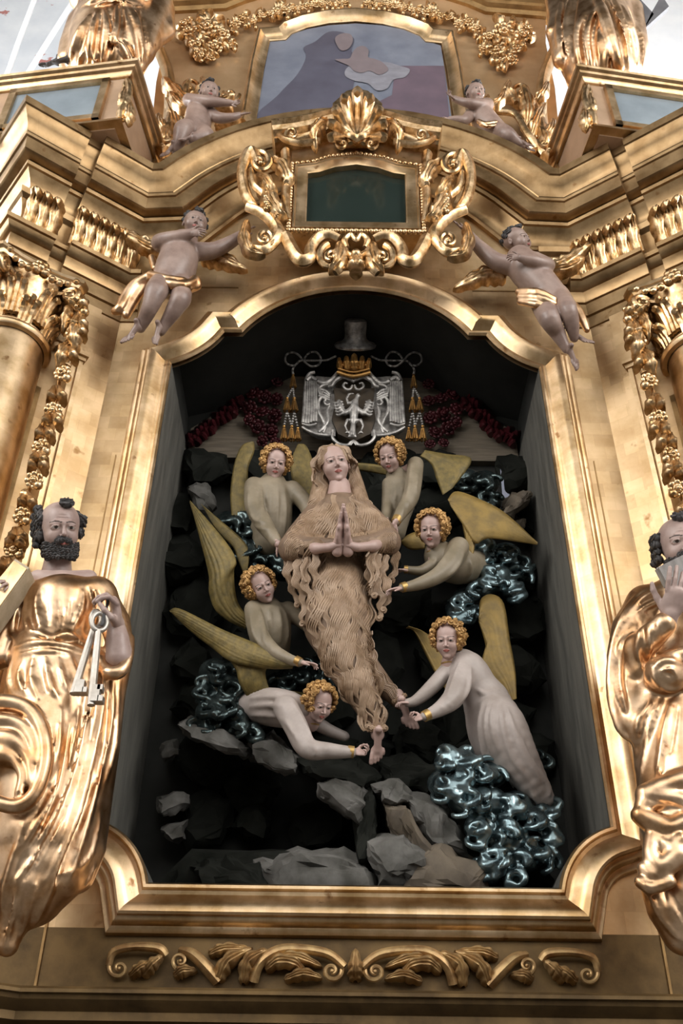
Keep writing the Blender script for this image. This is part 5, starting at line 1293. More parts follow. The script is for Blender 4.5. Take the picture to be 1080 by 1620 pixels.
# middle left
angel(dict(label='winged figure at middle left with tilted head and two tall raised olive wings',base=(430,1030,.4),seed=5,
 head=(412,928,.16,54,22,-4,-24), mat=M_clotht, body=[[(424,960,.28,18),(425,985,.28,34),(428,1010,.30,32),(430,1030,.34,28)]],
 arms=[[(402,965,.22,16),(408,1000,.16,15),(430,1028,.10,12),(455,1042,.06,9),(474,1048,.04,7)],[(455,965,.28,14),(482,985,.3,12),(500,1000,.3,10)]],
 folds=[[(410,960,2),(416,990,3),(420,1020,3)],[(426,960,2),(428,990,3),(430,1030,3)],[(440,960,2),(443,990,3),(442,1030,3)],[(452,970,2),(455,1000,2),(452,1020,2)],[(396,975,2),(402,1005,2),(420,1030,2)],[(422,1020,1.6),(432,1014,1.6)],[(434,1032,1.6),(444,1024,1.6)]],
 hands=[(476,1048,.04,34,(1,-.05,.2),(0,-.9,.3),'reach',True)],cuffs=[[(468,1045,.045,8.5),(475,1048,.04,8)]],
 wings=[([(301,792,.2),(335,830,.16),(365,868,.14),(374,890,.14),(370,905,.18),(375,950,.24),(392,975,.26)],[(300,795,.22),(318,860,.2),(330,910,.22),(330,935,.24),(340,965,.26),(365,985,.28),(388,995,.3)],.2,dict(bulge=20,nx=18,ribs=6)),([(318,797),(345,820),(380,850),(394,872),(392,900)],[(320,800),(342,838),(368,865),(376,885),(384,905)],.34,dict(bulge=10))]))
# bottom left
angel(dict(label='winged figure in white stretched out on the rocks at bottom left, wing spread wide',base=(430,1180,.3),seed=6,
 head=(505,1112,.10,54,28,-6,14), mat=M_cloth, body=[[(398,1118,.32,24),(425,1118,.24,30),(455,1122,.18,29),(478,1125,.16,18)]],
 arms=[[(452,1120,.10,20),(468,1150,.05,19),(486,1183,.02,17),(520,1188,.02,13),(556,1190,.03,9)],[(495,1140,.22,12),(520,1155,.24,10),(545,1165,.24,8)]],
 folds=[[(395,1105,2.5),(425,1103,3),(452,1105,3)],[(395,1118,2.5),(425,1116,3),(450,1118,3)],[(396,1132,2.5),(425,1132,3),(452,1142,3),(470,1170,3)],[(462,1110,2.5),(480,1145,3),(496,1172,2.5)],[(492,1175,2),(500,1188,2.5),(496,1200,2)],[(520,1178,2),(516,1192,2)]],
 hands=[(560,1190,.03,38,(1,-.02,.1),(.1,.9,.4),'hold',True)],cuffs=[[(550,1189,.03,10),(560,1190,.03,9.5)]],
 wings=[([(268,966,.2),(285,963,.18),(350,995,.14),(410,1020,.1),(455,1042,.06),(465,1050,.06)],[(272,970,.2),(300,998,.2),(335,1025,.18),(368,1048,.14),(420,1058,.12),(462,1058,.08)],.2,dict(bulge=14,nx=16)),([(355,1035,.17),(372,1058,.18),(378,1080,.2),(390,1102,.24)],[(430,1052,.13),(420,1062,.15),(424,1085,.18),(434,1104,.2)],.2,dict(bulge=12)),([(430,1095,.3),(450,1092,.34),(475,1095,.38),(490,1100,.4)],[(440,1112,.3),(460,1115,.34),(480,1115,.38),(492,1112,.4)],.34)],wmat=M_wing))
# ================================================================ large gilded saints
def beard_curls(H,rnd,L,sz=.06,m=None):
    return cat_vf(*[curl_ball(H.w(*p),H.m*sz*rnd.uniform(.85,1.2),(H.w(*p)-H.w(0,.05,-.1)),rnd) for p in L])
def keys_saint():
    st=thing('key_bearer_statue','gilded statue of a bald bearded man holding up two keys, left of the niche','statue',tuple(P(80,1505,-.42)),'large gilded statues flanking the niche')
    st['group']='large gilded statues flanking the niche'
    rnd=random.Random(7); y=-.42
    H=Head(95,838,y,90,yaw=25,pitch=8,roll=3,kind='man')
    sk=Clay(h=.008,k=.03); sk.seg(H.w(0,.10,-.4),H.neck()+Vector((0,0,-.03)),H.m*.21,H.m*.27); sk.t([(60,915,y,14),(98,925,y-.02,22),(140,915,y,14)],k=.04)
    sk.t([(188,1040,y-.10,21),(186,1010,y-.12,18),(183,985,y-.13,13)],k=.02)
    sk.t([(-10,985,y-.02,14),(8,950,y-.12,11)])
    sk.t([(98,925,y,20),(150,945,y,18),(178,985,y-.02,16),(190,1035,y-.08,18)],k=.02,n=3); sk.t([(98,925,y,20),(35,955,y,18),(6,1000,y,16),(-8,990,y-.04,13)],k=.02,n=3)
    obj('body',cat_vf(H.vf(),sk.build(),hand(186,992,y-.13,92,(-.05,1,.15),(-.95,0,.35),'hold',False),hand(4,955,y-.12,60,(.3,1,0),(-.3,.2,1),'hold',True)),HM(M_skinr,mat('statue_eye',(.42,.38,.34),None,0,.3,0,5)),st,smooth=180)
    B=[(.27*math.sin(a),-.06-.27*math.cos(a),z) for z in (-.27,-.33,-.39,-.45) for a in [rad(q+ (z*300)%12) for q in range(-95,96,15)] if not(z>-.30 and abs(math.degrees(a))<28)]
    B+=[(.22*math.sin(a),-.10-.24*math.cos(a),-.50) for a in [rad(q) for q in range(-80,81,20)]]
    B+=[(sx*x,-.40+.3*x,-.205-.25*x) for sx in (-1,1) for x in (.03,.07,.11)]
    obj('beard',beard_curls(H,rnd,B,.058),M_greyhair,st,smooth=60)
    Hh=[(sx*(.32+.07*rnd.random()),.02+.08*k+rnd.uniform(-.04,.04),.22-.10*j+.03*k+rnd.uniform(-.04,.04)) for sx in (-1,1) for k in range(5) for j in range(6 if sx<0 else 4)]
    Hh+=[(rnd.uniform(-.28,.28),.44,.2-.1*j) for j in range(5) for q in range(3)]+[(.05,-.27,.42),(.10,-.24,.43),(.0,-.24,.45),(.06,-.20,.47),(.12,-.2,.45)]
    obj('hair',beard_curls(H,rnd,Hh,.085),M_greyhair,st,smooth=60)
    c=Clay(h=.0085,k=.045)
    c.t([(48,945,y,28),(98,955,y-.02,36),(150,942,y,30)]); c.t([(98,960,y,52),(92,1000,y,58),(88,1030,y,58)])
    c.t([(158,945,y,26),(182,985,y-.02,24),(192,1030,y-.06,20)]); c.t([(30,950,y,26),(8,1000,y,24),(-5,1040,y,22)])
    c.t([(85,1045,y,66),(82,1120,y,76),(72,1220,y,82),(62,1320,y,78),(48,1400,y,60)])
    c.t([(188,1050,y,20),(176,1100,y+.02,22),(165,1180,y+.04,24),(152,1260,y+.06,26),(138,1340,y+.08,30),(122,1385,y+.08,28)])
    c.t([(160,1046,y-.08,9),(172,1064,y-.12,11),(190,1062,y-.12,11),(203,1040,y-.10,8),(206,1010,y-.05,7)],k=.01,n=3)
    c.t([(150,1060,y,34),(140,1180,y,38),(118,1300,y,40),(95,1390,y,36)])
    c.t([(40,1380,y,50),(22,1440,y,34),(12,1495,y,18)]); c.t([(80,1380,y,44),(62,1430,y,28)])
    # rolled mantle at lower left
    for L in ([(-20,1112,14),(15,1112,14),(45,1122,13),(64,1150,12),(72,1190,12),(66,1230,12),(50,1262,12),(25,1276,12),(-10,1268,12)],[(-20,1140,12),(15,1140,11),(40,1152,10),(54,1178,10),(58,1205,9)],[(-20,1165,10),(15,1168,10),(35,1182,9),(48,1210,9),(52,1240,9)],[(-10,1195,8),(18,1200,8),(35,1225,8),(30,1255,8)]):
        c.t([(a,b,y-.22,r) for a,b,r in L],k=.012,n=4)
    c.t([(-20,1180,y-.10,50),(20,1190,y-.14,42)],k=.03)
    b=bvh(c.build())
    fo=[[(62,930,3),(58,960,4),(66,1000,4)],[(40,945,3),(40,980,4),(50,1005,3)],[(132,935,3),(128,965,4),(112,1000,4)],[(150,935,4),(158,970,5),(150,1005,4),(135,1020,3)],[(168,940,3),(176,975,4),(178,1010,4)],[(25,960,3),(20,1000,4),(30,1015,3)],
        [(20,1010,6),(50,1000,6),(80,1010,5),(105,1003,5),(135,1020,4)],[(22,1024,4),(60,1018,7),(100,1020,6),(136,1030,5)],[(30,1036,4),(70,1030,5),(110,1034,4)],
        [(35,1045,3),(30,1075,5),(45,1100,4)],[(52,1040,3),(50,1075,5),(62,1105,4)],[(72,1040,3),(78,1080,5),(92,1105,4)],[(92,1040,3),(100,1075,4),(108,1095,3)],[(112,1040,3),(124,1075,4),(128,1110,3)],[(20,1040,3),(14,1075,5),(20,1100,4)],
        [(150,1050,4),(140,1130,6),(118,1220,6),(75,1330,6),(20,1400,5)],[(165,1060,4),(160,1130,5),(140,1220,6),(105,1330,6),(60,1420,6)],[(178,1070,4),(176,1130,5),(160,1210,5),(135,1310,6),(110,1390,6)],[(125,1120,4),(110,1190,6),(80,1270,7),(30,1350,6)],[(95,1120,4),(92,1180,5),(78,1240,5)],
        [(148,1200,4),(130,1280,6),(96,1370,6),(65,1440,5),(52,1468,4)],[(158,1290,4),(145,1350,4),(120,1375,3),(85,1385,3)],[(40,1300,5),(15,1380,7),(0,1440,6)],[(30,1400,5),(18,1450,6),(8,1500,5)],[(55,1400,4),(42,1450,5),(35,1480,4)],[(190,1060,3),(186,1110,4),(182,1180,4),(165,1240,3)],[(150,1370,4),(135,1400,4),(110,1418,3)]]
    folds(c,b,[[(x[0],x[1],x[2]*1.3) for x in L] for L in fo[:6]],k=.012,sink=-.2); folds(c,b,fo[6:],k=.012,sink=-.10)
    gr=[[(96,935,3),(98,975,3.5),(94,1000,3)],[(50,935,3),(48,975,4),(56,1000,3)],[(142,930,4),(148,965,4),(136,1000,3)],[(160,935,3),(168,975,4),(166,1010,4)],[(72,950,3),(76,990,3)],[(115,950,3),(112,985,3)],[(60,1010,3),(90,1016,3),(130,1012,3)],[(40,1060,3),(38,1090,3)],[(64,1060,3),(72,1095,3)],[(85,1060,3),(96,1095,3)],[(145,1100,4),(125,1200,5),(90,1300,5),(40,1390,4)],[(160,1160,4),(140,1260,5),(110,1340,5),(85,1400,4)],[(170,1100,3),(168,1160,4),(152,1240,4)],[(110,1150,4),(95,1240,5),(50,1340,5)],[(22,1420,4),(10,1480,4)],[(0,1400,4),(-5,1460,4)]]
    folds(c,b,gr,k=.012,sink=.1,op=-1)
    obj('robe',c.build(),M_robe,st,smooth=180)
    bk=thing('closed_book','closed gilded book held at the left edge by the key bearing statue','book',tuple(P(10,950,y-.12)))
    a=[P(24,884,y-.16),P(46,898,y-.20),P(-20,990,y-.20),P(-42,965,y-.16)]; d=FW*.05+RT*-.0
    V=a+[p+Vector((0,.12,0)) for p in a]; Fb=[(0,1,2,3),(7,6,5,4),(0,4,5,1),(1,5,6,2),(2,6,7,3),(3,7,4,0)]
    V2=[p+((sum(a,Vector())/4)-p)*.08+Vector((0,-.006,0)) for p in a]+[p+((sum(a,Vector())/4)-p)*.08 for p in a]
    obj('pages',(V,Fb),mat('dull_page_edges',(.50,.42,.30),(.4,.33,.22),0,.5,.2,20),bk,smooth=0); obj('cover',(V2,Fb),M_gold,bk,smooth=0)
    # keys
    M_key=mat('worn_silver_key',(.56,.53,.48),(.40,.36,.31),.7,.30,.12,14,.5)
    def key(lbl,ring,tip,r,bits,sq):
        k=thing('key',lbl,'key',tuple(P(*tip[:2],tip[2])),'pair of large keys held by the statue')
        yk=ring[2]; L=[]
        for i in range(25): an=2*math.pi*i/24; L.append(P(ring[0]+math.cos(an)*ring[3]*sq,ring[1]+math.sin(an)*ring[3],yk+.01*math.cos(an)))
        obj('bow',tube(L,4.2*mpp(ring[0],ring[1],yk),10),M_key,k)
        sx,sy=ring[0]+(tip[0]-ring[0])*.1,ring[1]+ring[3]
        obj('shaft',ptube([(sx,sy,yk,5),(sx*.6+tip[0]*.4,sy*.6+tip[1]*.4,yk,6),(tip[0],tip[1],tip[2],6.5)],4,8),M_key,k)
        obj('bit',cat_vf(*[box(*sorted((P(*b0,tip[2]).x,P(*b1,tip[2]).x)),tip[2]-.02,tip[2]+.02,*sorted((P(*b0,tip[2]).z,P(*b1,tip[2]).z))) for b0,b1 in bits]),M_key,k,smooth=0)
    key('worn silver key hanging almost straight down, the one nearer the niche',(157,984,y-.24,14),(144,1116,y-.24),6,[((148,1086),(156,1112)),((156,1086),(163,1094)),((156,1103),(163,1112))],.85)
    key('worn silver key tilted to the lower left, farther from the niche',(152,980,y-.20,13),(116,1098,y-.22),6,[((122,1078),(132,1098)),((132,1090),(138,1098))],.6)
    tag(obj('black_cord',ptube([(168,940,y-.2,2.2),(170,955,y-.22,2.5),(165,970,y-.24,2.5),(163,985,y-.25,3),(160,990,y-.25,2.5)],5,7),M_greyhair),'short black cord between the raised hand and the two silver keys','cord')
keys_saint()
def book_saint():
    st=thing('reader_statue','gilded statue of a bearded man reading a raised book, right of the niche','statue',tuple(P(1060,1500,-.42)),'large gilded statues flanking the niche')
    rnd=random.Random(9); y=-.42
    H=Head(1076,864,y,94,yaw=-6,pitch=16,roll=-4,kind='man')
    sk=Clay(h=.008,k=.03); sk.seg(H.w(0,.10,-.4),H.neck(),H.m*.21,H.m*.26)
    sk.t([(1050,990,y-.22,15),(1058,972,y-.22,14)],k=.02); sk.t([(1080,935,y,20),(1024,955,y,18),(1000,1010,y-.03,15),(1024,1012,y-.14,13),(1050,990,y-.22,13)],k=.02,n=3)
    obj('body',cat_vf(H.vf(),sk.build(),hand(1060,976,y-.24,92,(.18,1,.1),(.3,.1,-1),'reach',False)),HM(M_skinr),st,smooth=180)
    B=[(.27*math.sin(a),-.06-.27*math.cos(a),z) for z in (-.27,-.35,-.43) for a in [rad(q) for q in range(-95,96,15)] if not(z>-.30 and abs(math.degrees(a))<28)]+[(sx*x,-.40+.3*x,-.205-.25*x) for sx in (-1,1) for x in (.03,.07,.11)]
    obj('beard',beard_curls(H,rnd,B,.058),M_greyhair,st,smooth=60)
    Hh=[(sx*(.35+.04*rnd.random()),.0+.10*k,.16-.12*j) for sx in (-1,1) for k in range(4) for j in range(4)]+[(0,-.25,.44),(.08,-.22,.46),(-.06,-.2,.46)]
    obj('hair',beard_curls(H,rnd,Hh,.085),M_greyhair,st,smooth=60)
    c=Clay(h=.0085,k=.04)
    c.t([(1026,958,y,30),(1080,945,y,36),(1130,960,y,30)]); c.t([(1080,960,y,50),(1085,1030,y,58),(1085,1080,y,60)])
    c.t([(1020,958,y,30),(998,995,y-.02,30),(990,1040,y,30),(990,1090,y,28),(1000,1140,y-.02,30),(1010,1160,y-.03,20)])
    c.t([(1005,1030,y-.08,24),(1025,1012,y-.16,22),(1050,988,y-.22,19)],k=.02)
    c.t([(1005,1030,y-.08,24),(1012,1060,y-.08,16)],k=.03)
    c.t([(1085,1080,y,62),(1085,1200,y,74),(1090,1320,y,76),(1095,1420,y,62)])
    c.t([(1035,1090,y-.06,26),(1012,1150,y-.04,24)],k=.03); c.t([(1040,1110,y-.02,30),(1040,1200,y,32),(1050,1260,y,34)])
    c.e(1052,1066,y-.18,34,30,30,k=.03); c.t([(1060,1040,y-.2,12),(1085,1035,y-.2,14),(1120,1060,y-.2,14)],k=.02)
    # rolled end of the mantle
    for L,rr in (([(1022,1258),(1050,1245),(1090,1232)],18),([(1018,1275),(1040,1262),(1080,1268),(1100,1290)],15),([(1012,1290),(1035,1300),(1060,1310),(1085,1300)],15),([(1022,1300),(1045,1322),(1060,1340),(1075,1330)],14),([(1032,1330),(1030,1355),(1045,1370),(1070,1350)],14),([(1020,1375),(1035,1385),(1060,1370),(1085,1350)],13),([(1012,1395),(1030,1405),(1060,1395)],10)):
        c.t([(a,b,y-.14-.01*i,rr) for i,(a,b) in enumerate(L)],k=.012,n=4)
    c.t([(1025,1400,y-.08,14),(1045,1440,y-.05,22),(1075,1480,y,26)],k=.03); c.t([(1060,1300,y-.08,30),(1070,1400,y-.02,40),(1090,1470,y,40)],k=.03)
    b=bvh(c.build())
    fo=[[(1012,935,3),(990,965,5),(972,1010,6),(964,1060,6),(966,1110,6),(980,1155,5),(1002,1174,5)],[(1035,935,4),(1010,952,5),(985,985,5)],[(1060,945,4),(1025,958,5),(1000,975,4)],[(1010,1000,3),(1008,1030,4),(1015,1055,3)],[(1026,995,3),(1030,1020,4),(1026,1045,3)],[(1040,985,3),(1045,1005,4)],
        [(1030,1050,5),(1040,1080,5),(1060,1092,5),(1082,1085,4)],[(1032,1060,4),(1050,1045,6),(1078,1050,5)],[(1045,1062,4),(1062,1060,4),(1070,1075,4)],[(1028,1110,4),(1010,1140,5),(1008,1165,4)],[(1045,1105,4),(1030,1140,5),(1022,1180,4),(1012,1230,4)],[(1062,1110,5),(1050,1160,6),(1042,1210,5),(1036,1245,4)],[(1000,1165,3),(1005,1200,4),(1004,1240,4)],
        [(1020,1400,4),(1035,1435,4),(1058,1468,4),(1080,1490,4)],[(1050,1400,4),(1065,1440,5),(1080,1470,4)]]
    folds(c,b,fo,k=.012,sink=-.10)
    folds(c,b,[[(1000,990,4),(980,1030,6),(978,1080,8),(990,1125,7)],[(1018,985,3),(1018,1020,3)],[(1052,1064,4),(1066,1070,4)],[(1070,1120,4),(1060,1190,4)],[(1030,1265,4),(1075,1280,4)],[(1030,1310,4),(1060,1328,4)]],k=.012,sink=.1,op=-1)
    obj('robe',c.build(),M_robe,st,smooth=180)
    bk=thing('open_book','grey open book raised before the face of the reading statue','book',tuple(P(1070,910,y-.3)))
    M_gp=mat('grey_wood_cover',(.25,.235,.22),(.17,.155,.145),0,.5,.2,8,stretch=(6,1,1))
    a=[P(1041,897,y-.22),P(1120,858,y-.26),P(1135,935,y-.30),P(1056,925,y-.26)]; Fb=[(0,1,2,3),(7,6,5,4),(0,4,5,1),(1,5,6,2),(2,6,7,3),(3,7,4,0)]
    obj('cover',(a+[p+Vector((0,.02,0)) for p in a],Fb),M_gp,bk,smooth=0)
    obj('pages',([p+Vector((0,.021,.01)) for p in a]+[p+Vector((0,.05,.015)) for p in a],Fb),mat('grey_pages',(.36,.33,.29),(.28,.26,.23),0,.6,.1,20),bk,smooth=0)
book_saint()
# ================================================================ putti
def putto(sp):
    st=thing('putto_statue',sp['label'],'statue',tuple(P(*sp['base'])),sp['group'])
    rnd=random.Random(sp['seed']); h=sp['head']; H=Head(*h[:4],yaw=h[4],pitch=h[5],roll=h[6],kind='baby')
    c=Clay(h=.0075,k=.022)
    for t in sp['body']: c.t(t,k=.05,n=6)
    for t in sp['limbs']: c.t(t,k=.013,n=6)
    c.seg(H.w(0,.1,-.3),H.w(0,.12,-.5),H.m*.2,H.m*.24,k=.03)
    for q in sp.get('balls',[]): c.e(*q,k=.02)
    for q in sp.get('navel',[]): c.e(*q,k=.008,op=-1)
    m=sp.get('skin',M_skin)
    b0=c.build()
    obj('body',cat_vf(H.vf(),b0,*[hand(*a) for a in sp['hands']],*[foot(*a) for a in sp['feet']]),HM(m,m),st,smooth=180)
    Hh=[]
    for i in range(70):
        a=rnd.uniform(0,6.28); z=rnd.uniform(-.05,1); 
        x=math.cos(a)*math.sqrt(max(0,1-z*z)); yy=math.sin(a)*math.sqrt(max(0,1-z*z))
        if yy<-.25 and z<.80: continue
        Hh.append((x*.36,.08+yy*.42,.13+z*.35))
    obj('hair',beard_curls(H,rnd,Hh+[(0,-.22,.42),(.06,-.2,.45),(-.06,-.2,.44)],.085),M_greyhair,st,smooth=60)
    cb=Clay(h=.007,k=.012)
    for t in sp.get('cloth',[]): cb.t(t,n=3)
    if sp.get('cloth'): obj('loincloth',cb.build(),M_robe,st,smooth=180)
    for Ws in sp.get('wings',[]): obj('wing',cat_vf(*[leaf(*q) for q in Ws]),M_orn,st)
G1='putti flying beside the cartouche'; G2='small putti sitting on the curved cornice'
y=-.24
putto(dict(label='naked winged putto left of the cartouche, one hand at its mouth',group=G1,seed=1,base=(230,545,y),head=(308,356,y-.02,50,14,20,16),
 body=[[(290,385,y,22),(285,400,y,29),(278,425,y,32),(268,446,y,28)]],
 limbs=[[(265,388,y,15),(253,384,y-.04,14),(270,378,y-.10,12),(300,370,y-.13,8)],[(315,398,y,15),(338,396,y,13),(360,386,y,11),(382,372,y,8)],[(262,446,y,21),(248,459,y-.13,18),(239,482,y-.12,14),(229,504,y-.06,11),(222,519,y-.02,8)],[(285,452,y,19),(286,470,y-.10,16),(277,488,y-.08,14),(263,510,y-.03,10),(254,524,y,8)]],
 balls=[(248,462,y-.14,16,16,15),(286,474,y-.10,15,15,14)],navel=[(277,427,y-.145,3,3,5)],
 hands=[(298,370,y-.13,34,(1,.1,.25),(-.1,-.2,-1),'relax',False),(381,373,y,30,(.7,.7,.1),(.3,-.6,-.6),'reach',True)],
 feet=[(222,518,y-.03,44,(-.55,-.6,.5),(.2,-.7,-.4)),(255,518,y-.02,40,(-.25,-.7,.5),(.2,-.7,-.4),True)],
 cloth=[[(238,440,y-.06,6),(262,448,y-.13,8),(290,452,y-.13,8),(308,446,y-.08,8),(300,456,y-.1,6)],[(238,434,y-.08,6),(262,440,y-.14,6),(290,444,y-.13,6)],[(240,436,y-.06,8),(215,450,y-.04,9),(200,470,y-.03,10),(190,488,y-.03,9),(182,492,y-.02,7)],[(242,440,y-.03,6),(225,456,y-.02,8),(210,478,y-.01,9),(200,498,y-.01,7)],[(308,444,y-.08,9),(312,452,y-.07,7),(300,458,y-.08,6)],[(245,425,y+.05,6),(240,408,y+.06,6)]],
 wings=[[([(255,395,y+.08),(225,385,y+.05),(182,362,y+.05)],13,.03,5),([(255,400,y+.09),(230,392,y+.06),(200,372,y+.06)],10,.03,4)],[([(318,410,y+.1),(350,412,y+.07),(392,428,y+.06)],12,.03,5),([(322,404,y+.11),(348,405,y+.08),(375,412,y+.08)],9,.03,4)]]))
putto(dict(label='naked winged putto right of the cartouche, one arm raised toward the scrolls',group=G1,seed=2,base=(900,575,y),head=(818,382,y-.02,48,48,10,-6),
 body=[[(822,410,y,22),(832,426,y,28),(855,450,y,27),(874,470,y,24)]],
 limbs=[[(805,420,y,16),(785,414,y-.02,14),(765,398,y-.03,12),(748,380,y-.04,9),(738,366,y-.04,7)],[(845,412,y,14),(866,420,y-.06,12),(845,414,y-.12,10),(824,408,y-.13,7)],[(858,478,y,20),(868,503,y-.10,17),(882,528,y-.04,12),(896,553,y,7)],[(884,470,y,18),(897,488,y-.12,15),(904,512,y-.08,12),(908,535,y-.02,7)]],
 balls=[(873,504,y-.06,16,16,15),(896,490,y-.09,15,15,14)],navel=[(866,452,y-.125,3,3,5)],
 hands=[(738,366,y-.04,30,(-.8,.5,.15),(.3,.8,.3),'spread',False),(826,408,y-.13,30,(-1,.1,.1),(.1,-.3,-1),'relax',True)],
 feet=[(896,553,y,41,(.5,-.8,.25),(-.3,-.5,-.7)),(906,533,y-.01,37,(.8,-.3,.5),(-.1,-.9,-.3),True)],
 cloth=[[(822,470,y-.06,6),(850,472,y-.12,8),(875,482,y-.11,7),(888,486,y-.06,5)],[(820,462,y-.06,6),(848,462,y-.13,7),(875,474,y-.12,6)],[(822,478,y-.05,5),(848,482,y-.11,6),(872,490,y-.1,5)],[(895,475,y+.03,7),(912,490,y+.04,8),(922,508,y+.04,7),(928,522,y+.04,5)]],
 wings=[[([(800,440,y+.1),(765,436,y+.07),(716,458,y+.06)],13,.03,5),([(800,432,y+.11),(770,430,y+.08),(740,438,y+.08)],10,.03,4)],[([(862,425,y+.1),(895,415,y+.07),(936,385,y+.06)],13,.03,5),([(866,430,y+.1),(900,425,y+.08),(925,408,y+.08)],10,.03,4)]]))
y=-.13
putto(dict(label='small putto sitting on the cornice left of the painting, reaching right',group=G2,seed=3,base=(290,232,y),head=(331,147,y-.02,40,18,12,8),
 body=[[(318,168,y,15),(314,180,y,20),(312,196,y,22),(305,208,y,22)]],
 limbs=[[(302,160,y,11),(300,158,y-.05,10),(325,160,y-.10,9),(350,162,y-.11,7),(366,163,y-.11,5)],[(328,176,y,11),(345,186,y-.03,9),(365,186,y-.04,7),(378,182,y-.04,5)],[(302,210,y,18),(290,205,y-.08,15),(284,222,y-.06,11),(276,236,y-.03,7)],[(318,212,y,17),(325,215,y-.06,13),(308,220,y-.08,10)]],
 hands=[(364,163,y-.11,22,(1,0,.1),(0,.2,1),'relax',False),(377,182,y-.04,22,(1,.1,.1),(0,.9,.3),'spread',True)],
 feet=[(277,233,y-.04,31,(-.7,-.6,.4),(.1,-.8,-.5)),(306,220,y-.09,27,(-1,-.1,.3),(.1,-.9,-.3),True)],
 wings=[[([(300,168,y+.08),(285,150,y+.06),(258,122,y+.05)],11,.03,4),([(300,175,y+.08),(282,165,y+.06),(268,145,y+.06)],9,.03,4)],[([(330,165,y+.1),(352,160,y+.08),(372,150,y+.06)],8,.03,4)]]))
putto(dict(label='small grey putto reclining on the cornice right of the altar painting',group=G2,seed=4,base=(810,232,y),head=(752,148,y-.02,38,14,12,6),
 body=[[(755,170,y,14),(762,184,y,19),(774,198,y,19),(786,208,y,17)]],
 limbs=[[(770,166,y,11),(768,168,y-.05,10),(745,164,y-.10,8),(728,160,y-.10,6),(718,156,y-.1,5)],[(745,180,y,10),(735,190,y-.05,8),(722,190,y-.06,7),(712,189,y-.06,5)],[(780,205,y,16),(800,212,y-.08,13),(814,222,y-.07,9),(822,228,y-.06,6)],[(790,212,y,14),(806,222,y-.04,10),(826,232,y-.02,6)]],
 hands=[(720,158,y-.1,22,(-.8,.6,.1),(.3,.6,.6),'reach',True),(713,189,y-.06,22,(-1,.05,.1),(0,.9,.3),'spread',False)],
 feet=[(820,227,y-.06,28,(.9,-.2,.3),(-.1,-.8,-.4)),(824,231,y-.02,25,(.9,-.4,.3),(-.1,-.8,-.4),True)],
 cloth=[[(757,192,y-.08,4),(768,196,y-.10,4),(784,194,y-.09,4)],[(760,197,y-.08,3),(772,200,y-.10,3),(786,198,y-.09,3)]],
 wings=[[([(775,170,y+.08),(790,160,y+.06),(800,140,y+.05)],8,.03,4)]]))
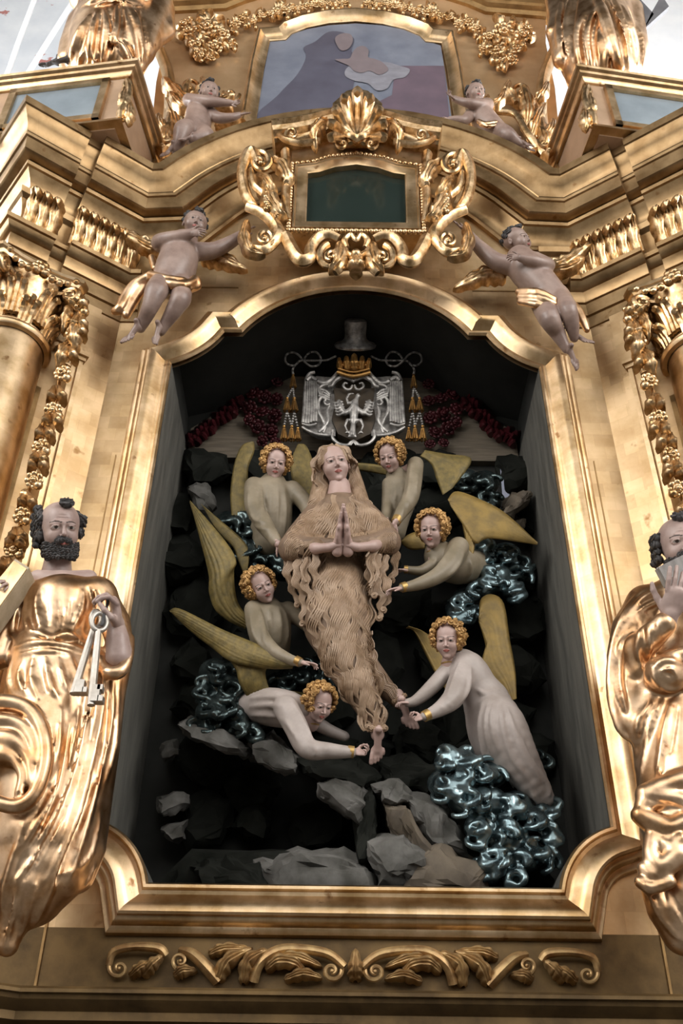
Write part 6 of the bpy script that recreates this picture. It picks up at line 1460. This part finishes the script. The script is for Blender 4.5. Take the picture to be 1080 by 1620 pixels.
# ================================================================ robed saints above, seen up to the waist
def upper(sgn):
    y=-.36
    c=Clay(h=.011,k=.035)
    if sgn<0:
        st=thing('robed_statue','gilded robed statue with bare dark feet on the upper left pedestal','statue',tuple(P(160,115,y)),'robed statues on the upper pedestals')
        c.t([(190,-90,y,62),(188,-30,y,58),(180,20,y,56),(172,70,y,62),(168,98,y,60)]); c.t([(130,40,y,24),(116,75,y,22),(108,96,y,18)]); c.t([(240,-40,y,28),(252,10,y,22),(238,40,y,24),(224,80,y,22),(215,100,y,16)])
        c.t([(262,20,y+.05,14),(262,50,y+.06,15),(240,70,y+.05,12)]); c.t([(130,0,y-.03,20),(140,-10,y-.08,20),(180,-8,y-.12,18),(225,-5,y-.1,18)],k=.02); c.e(176,52,y-.16,12,14,10,k=.02)
        fo=[[(140,25,4),(122,60,5),(112,95,5)],[(152,20,4),(145,55,5),(140,95,5)],[(165,15,4),(168,50,5),(160,100,5)],[(185,10,4),(182,50,5),(175,75,5)],[(195,15,4),(205,55,5),(212,100,5)],[(180,60,5),(195,80,5),(202,100,5)],[(150,10,4),(180,5,5),(215,8,4)],[(215,20,4),(222,60,4),(224,95,4)],[(130,10,4),(165,-5,5)],[(128,80,4),(124,104,4)],[(150,80,4),(150,106,4)],[(190,90,4),(192,108,4)]]
        sk=cat_vf(foot(112,98,y-.05,40,(-1,-.15,.5),(.1,-1,-.1)),foot(95,100,y,36,(-1,-.2,.3),(.1,-1,-.1),True))
    else:
        st=thing('robed_statue','gilded robed statue on the upper right pedestal beside a small open book','statue',tuple(P(950,125,y)),'robed statues on the upper pedestals')
        c.t([(945,-90,y,60),(945,-30,y,56),(942,30,y,56),(945,85,y,60),(948,108,y,54)]); c.t([(895,-20,y,20),(885,20,y,18),(884,60,y,17),(888,95,y,14)]); c.t([(995,20,y,22),(1002,70,y,22),(1000,105,y,16)])
        c.t([(872,-10,y,12),(878,30,y-.03,11),(872,50,y-.03,9)])
        fo=[[(905,-10,4),(895,40,5),(898,95,5)],[(920,20,4),(912,60,5),(918,110,5)],[(938,15,4),(928,60,5),(935,115,5)],[(940,-10,7),(958,40,8),(975,95,7),(982,115,6)],[(955,-10,5),(975,40,6),(992,90,5)],[(960,70,4),(958,110,4)],[(985,10,4),(1002,60,5),(1008,105,4)],[(888,0,5),(884,50,5),(890,100,4)]]
        sk=None
    b=bvh(c.build()); folds(c,b,[[(x[0],x[1],x[2]*1.35) for x in L] for L in fo],k=.014,sink=-.1); folds(c,b,[[(x[0]+x[2]*2,x[1],x[2]*.9) for x in L] for L in fo],k=.014,sink=.0,op=-1)
    obj('robe',c.build(),M_robe,st,smooth=180)
    if sk: obj('feet',sk,M_greyhair,st,smooth=180)
    if sgn>0:
        bk=thing('small_open_book','dark grey open book sticking out beside the upper right robed statue','book',tuple(P(1022,40,y)))
        for nm,q in (('cover',[(996,18),(1018,46),(1034,22),(1012,-2)]),('cover',[(1018,46),(1058,10),(1046,-8),(1030,20)])):
            a=[P(u,v,y-.05) for u,v in q]; obj(nm,(a+[p+Vector((0,.05,.01)) for p in a],[(0,1,2,3),(7,6,5,4),(0,4,5,1),(1,5,6,2),(2,6,7,3),(3,7,4,0)]),mat('dark_book_cover',(.13,.13,.14),(.09,.09,.10),0,.5,.1,8),bk,smooth=0)
upper(-1); upper(1)
